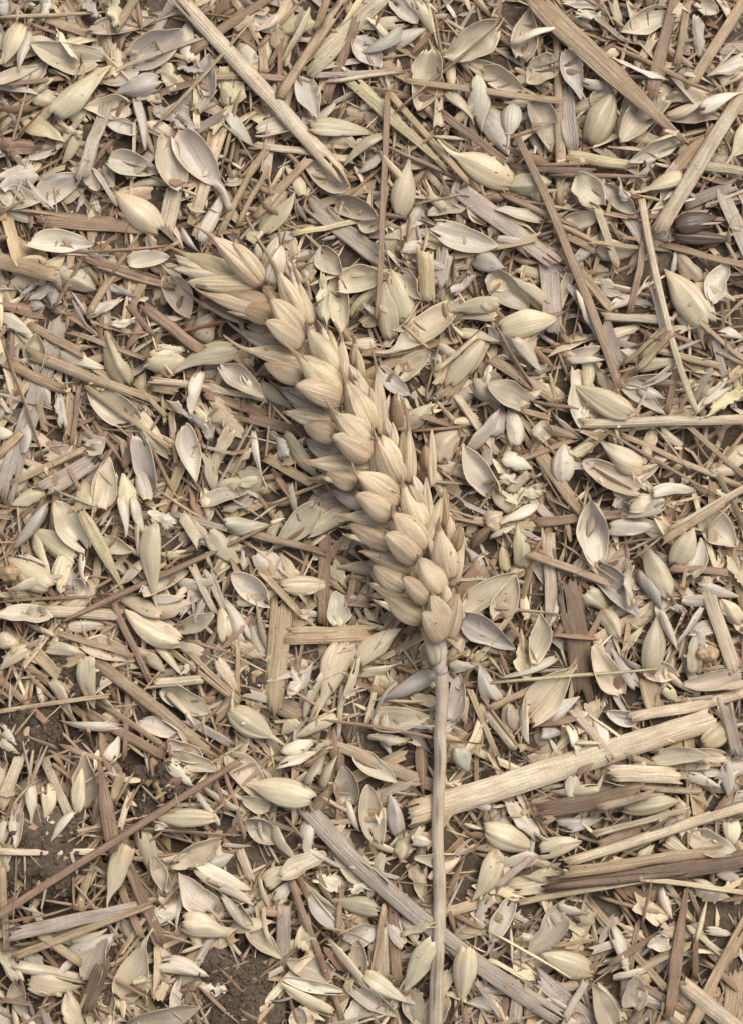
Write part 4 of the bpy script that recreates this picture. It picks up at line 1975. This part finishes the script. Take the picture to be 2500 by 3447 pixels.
seg0 = np.arange(len(STEM))
sp3 = np.array([np.interp(k, seg0, spt[:, i]) for i in range(3)]).T
sr3 = np.interp(k, seg0, srad) * (1 + np.interp(k, np.linspace(0, len(STEM), 30), rng.normal(size=30)) * .025)
sp3[:, 0] += np.interp(k, np.linspace(0, len(STEM), 16), rng.normal(size=16)) * .012
V, F, P = tube(sp3, sr3, 48, True, .014)
n_ = len(sp3)
st = np.tile(np.array((.54, .475, .42)), (n_ * 48, 1)).reshape(n_, 48, 3)
a = np.linspace(0, 2 * math.pi, 48, endpoint=False)
yy = np.linspace(0, 1, n_)
warm = np.clip(.5 + .5 * np.cos(a - 2.4), 0, 1)[None, :, None] * np.clip(yy * 3 - .3, 0, 1)[:, None, None]
st = st * (1 - warm * .75) + np.array((.57, .46, .31)) * warm * .75
for c0, wd, y0, y1, am in ((1.45, .30, .40, .60, .62), (1.75, .22, .62, .68, .5), (1.3, .34, .76, 1.0, .62), (1.95, .22, .66, .98, .4), (.9, .22, .3, .55, .35)):
    f = np.exp(-((a - c0) / wd) ** 2)[None, :] * (np.clip((yy - y0) * 25, 0, 1) * np.clip((y1 - yy) * 25, 0, 1) *
        np.clip(np.interp(yy, np.linspace(0, 1, 40), rng.normal(size=40)) * .5 + .55, 0, 1))[:, None]
    st *= 1 - am * f[..., None]
stt = np.concatenate([st.reshape(-1, 3), st[0, :1], st[-1, :1]])
so = child('stem', V, F, stt, tube_grain(n_, 48, 12, srad.mean(), True), None, M_STEM, ear, spt[0])
so.location = Vector(spt[0] - ear_loc) * U
so['label'] = 'mauve-grey stem with brown streaks and a joint below the ear'
# dry bract beside the collar
b0, b1 = np.array((*px2xy(1471, 2250, .5), EZ[0] - .02)), np.array((*px2xy(1420, 2118, .5), EZ[0] + .05))
Lb = np.linalg.norm(b1 - b0)
Pb, _ = husk(Lb, 52 / PXCM, 'd', 14, 9)
ux, uy = ((b1 - b0) / Lb)[:2]
Q = np.stack([b0[0] + Pb[..., 0] * ux - Pb[..., 1] * uy, b0[1] + Pb[..., 0] * uy + Pb[..., 1] * ux,
              b0[2] + Pb[..., 2] + (b1[2] - b0[2]) * Pb[..., 0] / Lb], axis=2)
V, F, flat = shell(Q, .02)
bo = child('bract', V, F, tint_of(Q, 'T'), grain_of(Q, Lb, .3), flat, M_EAR, ear, b0)
bo.location = Vector(b0 - ear_loc) * U

# ---------------------------------------------------------------- ant
def build_ant(px, py):
    x, y = px2xy(px, py)
    z = bed(x, y, .12, 70) + .07
    pts, rad = [], []
    # head at the upper right, abdomen at the lower left
    d = np.array((.62, .78)); n = np.array((-d[1], d[0]))
    prof = [(-.215, .004), (-.205, .03), (-.17, .052), (-.12, .055), (-.08, .03), (-.062, .012), (-.045, .018), (-.03, .014), (-.01, .022),
            (.03, .030), (.065, .030), (.09, .016), (.10, .014), (.115, .032), (.145, .045), (.175, .040), (.20, .02), (.208, .004)]
    for u, r in prof:
        pts.append((x + d[0] * u, y + d[1] * u, z + .01 * math.sin(u * 9)))
        rad.append(r)
    V, F, _ = tube(pts, rad, 12)
    VV, FF = [V], [F]
    off = len(V)
    legs = []
    for i, (u, f) in enumerate(((.065, .5), (.03, 0.), (-.01, -.6))):
        for s in (-1, 1):
            a0 = np.array((*(np.array((x, y)) + d * u), z))
            kn = np.array((*(np.array((x, y)) + d * (u + f * .09) + n * s * .10), z + .05))
            ft = np.array((*(np.array((x, y)) + d * (u + f * .22) + n * s * .20), z - .07))
            legs.append((a0, kn, ft, .009))
    for s in (-1, 1):
        a0 = np.array((*(np.array((x, y)) + d * .18 + n * s * .02), z + .01))
        kn = np.array((*(np.array((x, y)) + d * .22 + n * s * .075), z + .03))
        ft = np.array((*(np.array((x, y)) + d * .30 + n * s * .06), z - .01))
        legs.append((a0, kn, ft, .006))
    for a0, kn, ft, r in legs:
        V, F, _ = tube([a0, a0 * .5 + kn * .5, kn, kn * .5 + ft * .5, ft], [r, r * 1.1, r, r * .8, r * .5], 6)
        VV.append(V); FF.append(F + off); off += len(V)
    V = np.concatenate(VV)
    c = V.mean(axis=0)
    me = to_mesh('ant', V - c, np.concatenate(FF), np.full((len(V), 3), .05), V - c, None, M_ANT)
    tag(link('ant', me, Vector(c) * U), 'small dark red ant between husks near the right edge', 'ant')
build_ant(2322, 2098)

# pale crumb of grain beside the ant
def crumb(px, py, r, lab):
    a, b = 18, 11
    T_, P_ = np.meshgrid(np.linspace(0, 2 * math.pi, a, endpoint=False), np.linspace(1e-4, math.pi - 1e-4, b), indexing='ij')
    d = np.stack([np.cos(T_) * np.sin(P_), np.sin(T_) * np.sin(P_), np.cos(P_)], axis=2)
    rad = np.ones((a, b))
    for _ in range(20):
        f = rng.normal(size=3) * rng.choice([3, 6, 9])
        rad += .35 / (1 + np.linalg.norm(f)) * np.sin(d @ f + rng.uniform(0, 6.28))
    P = d * rad[..., None] * r
    x, y = px2xy(px, py)
    c = np.array((x, y, bed(x, y, .15, 75) + r * .55))
    i, j = np.meshgrid(np.arange(a), np.arange(b - 1), indexing='ij')
    F = np.stack([i * b + j, i * b + j + 1, ((i + 1) % a) * b + j + 1, ((i + 1) % a) * b + j], axis=2).reshape(-1, 4)
    V = P.reshape(-1, 3)
    me = to_mesh('grain_crumb', V, F, np.tile(np.array((.58, .42, .24)), (len(V), 1)), V + 7, None, M_HUSK)
    tag(link('grain_crumb', me, Vector(c) * U), lab, 'crumb', 'tan crumbs in the chaff')
crumb(2394, 2212, .17, 'tan lumpy crumb just below the ant')
crumb(2375, 2205, .10, 'smaller tan crumb touching the lumpy crumb below the ant')
crumb(18, 1935, .17, 'tan lumpy crumb at the left edge')

# ---------------------------------------------------------------- what each piece is called in words
SPECIAL = {
    'blade': 'long pale ribbed straw blade running from the top edge towards the ear',
    'leaf': 'broad tan leaf blade slanting down from the top right',
    'palestraw': 'smooth pale straw slanting down from the right edge to the blackened seed',
    'splitstick': 'long brown stick with a groove, steep, right of the ear',
    'longfibre': 'long brown fibre lying across the husks left of the ear base',
    'lowstraw': 'long brown straw crossing the lower left from the left edge',
    'greyleaf': 'long grey flat leaf strip passing under the stem',
    'thickstraw': 'thickest pale ribbed straw, lying under the stem at lower right',
    'curled': 'dark curled weathered leaf strip near the right edge',
    'rightstick': 'orange-brown grooved stick rising out at the bottom right edge',
    'roseblade': 'rose-brown blade tapering to both ends at lower right',
    'speckled': 'tan straw flecked with black mould near the top edge',
    'yellowstem': 'yellow tapering stem lying right of the black-flecked straw',
    'ruststick': 'upright rust-brown stick above the ear middle',
    'floretleft': 'plump closed husk with brown tail, left of the stem joint',
    'floretlow': 'plump cream husk just right of the stem below the thick straw',
    'tanlower': 'long tan rounded straw slanting through the left of the soil gap',
    'awnedfloret': 'plump cream husk with a long bent awn, upper middle',
    'uprightgrain': 'plump upright husk with a straight awn right of the rust-brown stick',
    'splitgrain': 'plump split husk tucked under the broad leaf blade',
    'blackseed': 'broader half of the blackened seed husk at the right edge',
    'ribbedstrip': 'wide ribbed tan straw strip standing upright left of the ear base',
    'stub': 'cut tan straw stub lying level left of the ear base',
    'bigfloret': 'biggest plump cream husk, near the right edge below the blackened seed',
    'curvedgrain': 'plump curved husk lying across a pale open boat-shaped husk',
    'yellowleaf': 'narrow yellow leaf strip with a pointed upper end at the left',
    'tailed': 'upright cream husk with a long tail crossed by the long brown fibre',
    'ribbedstub': 'pale ribbed straw stub lying level at the left under the long brown fibre',
    'openboat': 'large pale boat-shaped husk, open side up, right of the ear base',
    'darkstraw': 'dark brown rotten straw standing upright at the right',
    'widehusk': 'wide open cream husk with a tail, right of the stem joint',
    'teardrop': 'teardrop-shaped closed cream husk left of the ant',
    'rosewedge': 'rose-brown leaf wedge with its point up at lower left',
    'tailedlow': 'cream husk with a thin tail hanging over the long brown straw',
    'twostrip': 'broad grey straw strip below the biggest soil clod',
    'darkchipleft': 'dark brown straw chip lying in an open husk near the bottom left',
    'bowl': 'deep open cream husk with a bent tip near the bottom left',
    'floretmid': 'plump golden husk at the upper end of the grey leaf strip',
    'brownlong': 'long brown straw running down to the bottom edge left of the stem',
    'ribbedchip': 'short pale straw chip with strong ribs at the end of the thick straw',
    'darkchip': 'dark brown straw chip below the thick pale straw',
    'lowgrain': 'plump pale husk at lower right under a thin cream fibre',
    'eggcup': 'egg-shaped tan husk, open side up, near the bottom right',
    'yellowstub': 'pale straw stub with yellow edges above the ear middle',
}
for p in PIECES:
    if p['kind'] == 'g' and p['col'] == 'K' and not p['id']:
        p['id'] = 'blackseed2'
    if p['col'] == 'W' and p['kind'] == 'g':
        p['id'] = 'whitegrain'
SPECIAL['blackseed2'] = 'narrower half of the blackened seed husk at the right edge'
SPECIAL['whitegrain'] = 'dented greenish-white grain right of the stem'

MARKS = [('the ear tip', 620, 800), ('the ear middle', 1120, 1400), ('the ear base', 1440, 2060), ('the stem joint', 1487, 2262),
         ('the lower stem', 1478, 2980), ('the cut-off stem', 1470, 3400), ('the long pale blade', 870, 290),
         ('the black-flecked straw', 1055, 155), ('the broad leaf blade', 2050, 240), ('the pale slanting straw', 2370, 520),
         ('the blackened seed', 2350, 770), ('the grooved brown stick', 1900, 880), ('the biggest plump husk', 2312, 1000),
         ('the ant', 2322, 2098), ('the thick ribbed straw', 1930, 2570), ('the grey leaf strip', 1300, 2930), ('the dark straw chip', 1978, 2700),
         ('the curled leaf', 2180, 2930), ('the left-edge clod', 112, 2450), ('the biggest soil clod', 140, 2900),
         ('the rotten dark straw', 1945, 2150), ('the yellow stem', 1320, 400), ('the rose-brown blade', 2278, 3200),
         ('the long brown fibre', 560, 1930), ('the long brown straw', 480, 2780), ('the level ribbed stub', 275, 2063), ('the deep open husk', 450, 3275),
         ('the upper left corner', 60, 60), ('the upper right corner', 2440, 60), ('the lower right corner', 2440, 3390), ('the lower left corner', 60, 3390),
         ('the awned plump husk', 1640, 560), ('the yellow-edged stub', 1430, 930), ('the pale boat husk', 2010, 1800), ('the egg-shaped husk', 2128, 3340),
         ('the curved plump husk', 2020, 1340), ('the upright tailed husk', 515, 1890), ('the golden husk', 955, 2670)]
CW = {'C': 'cream', 'P': 'pale', 'G': 'greyish', 'T': 'tan', 'Y': 'yellowish', 'B': 'brown', 'O': 'orange-tan', 'D': 'dark brown',
      'R': 'rust-red', 'K': 'blackened', 'W': 'white'}
FW = {'c': 'hollow-up husk', 'd': 'domed husk', 'g': 'plump closed husk', 's': 'narrow husk sliver',
      'f': 'torn husk flake', 'S': 'flat straw strip', 'H': 'rounded straw piece', 'L': 'leaf blade', 'N': 'thin straw fibre'}
DIRS = ['right', 'upper-right', 'up', 'upper-left', 'left', 'lower-left', 'down', 'lower-right']
REL = ['right of', 'above-right of', 'above', 'above-left of', 'left of', 'below-left of', 'below', 'below-right of']
def octant(dx, dy):
    return int(round(math.degrees(math.atan2(-dy, dx)) / 45)) % 8

bucket = {}
for p in PIECES:
    o = p['obj']
    tag(o, None, CATS[p['kind']], GROUPS[p['kind']])
    if p['id'] in SPECIAL:
        o['label'] = SPECIAL[p['id']]
        continue
    cx, cy = (p['x0'] + p['x1']) / 2, (p['y0'] + p['y1']) / 2
    cx_, cy_ = min(max(cx, 0), W_PX), min(max(cy, 0), H_PX)
    m = min(MARKS, key=lambda q: (q[1] - cx_) ** 2 + (q[2] - cy_) ** 2)
    rel = 'at' if 'corner' in m[0] else REL[octant(cx_ - m[1], cy_ - m[2])]
    k = p['kind']
    if k in 'cdgsf':
        how = 'tip ' + DIRS[octant(p['x1'] - p['x0'], p['y1'] - p['y0'])]
    else:
        how = ['level', 'rising right', 'upright', 'rising left'][octant(p['x1'] - p['x0'], p['y1'] - p['y0']) % 4]
    if k in 'SHN':
        sz = 'short ' if p['len'] < 130 else 'long ' if p['len'] > 330 else ''
    else:
        sz = 'small ' if p['len'] < 90 else 'large ' if p['len'] > 190 else ''
    key = f"{sz}{CW[p['col']]} {FW[k]}, {how}, {rel} {m[0]}"
    bucket.setdefault(key, []).append((math.hypot(cx_ - m[1], cy_ - m[2]), p))
NTH = ['nearest', 'second nearest', 'third nearest', 'fourth nearest', 'fifth nearest', 'sixth nearest']
for key, lst in bucket.items():
    if len(lst) == 1:
        lst[0][1]['obj']['label'] = key
    else:
        lst.sort(key=lambda q: q[0])
        for n, (_, p) in enumerate(lst):
            a, b, c = key.split(', ')
            p['obj']['label'] = f"{a}, {b}, {NTH[min(n, 5)]} {c}"
print('pieces', len(PIECES), 'litter top', round(float(np.percentile(hm, 50)), 2), round(float(np.percentile(hm, 98)), 2), 'ear', EZ.round(2))
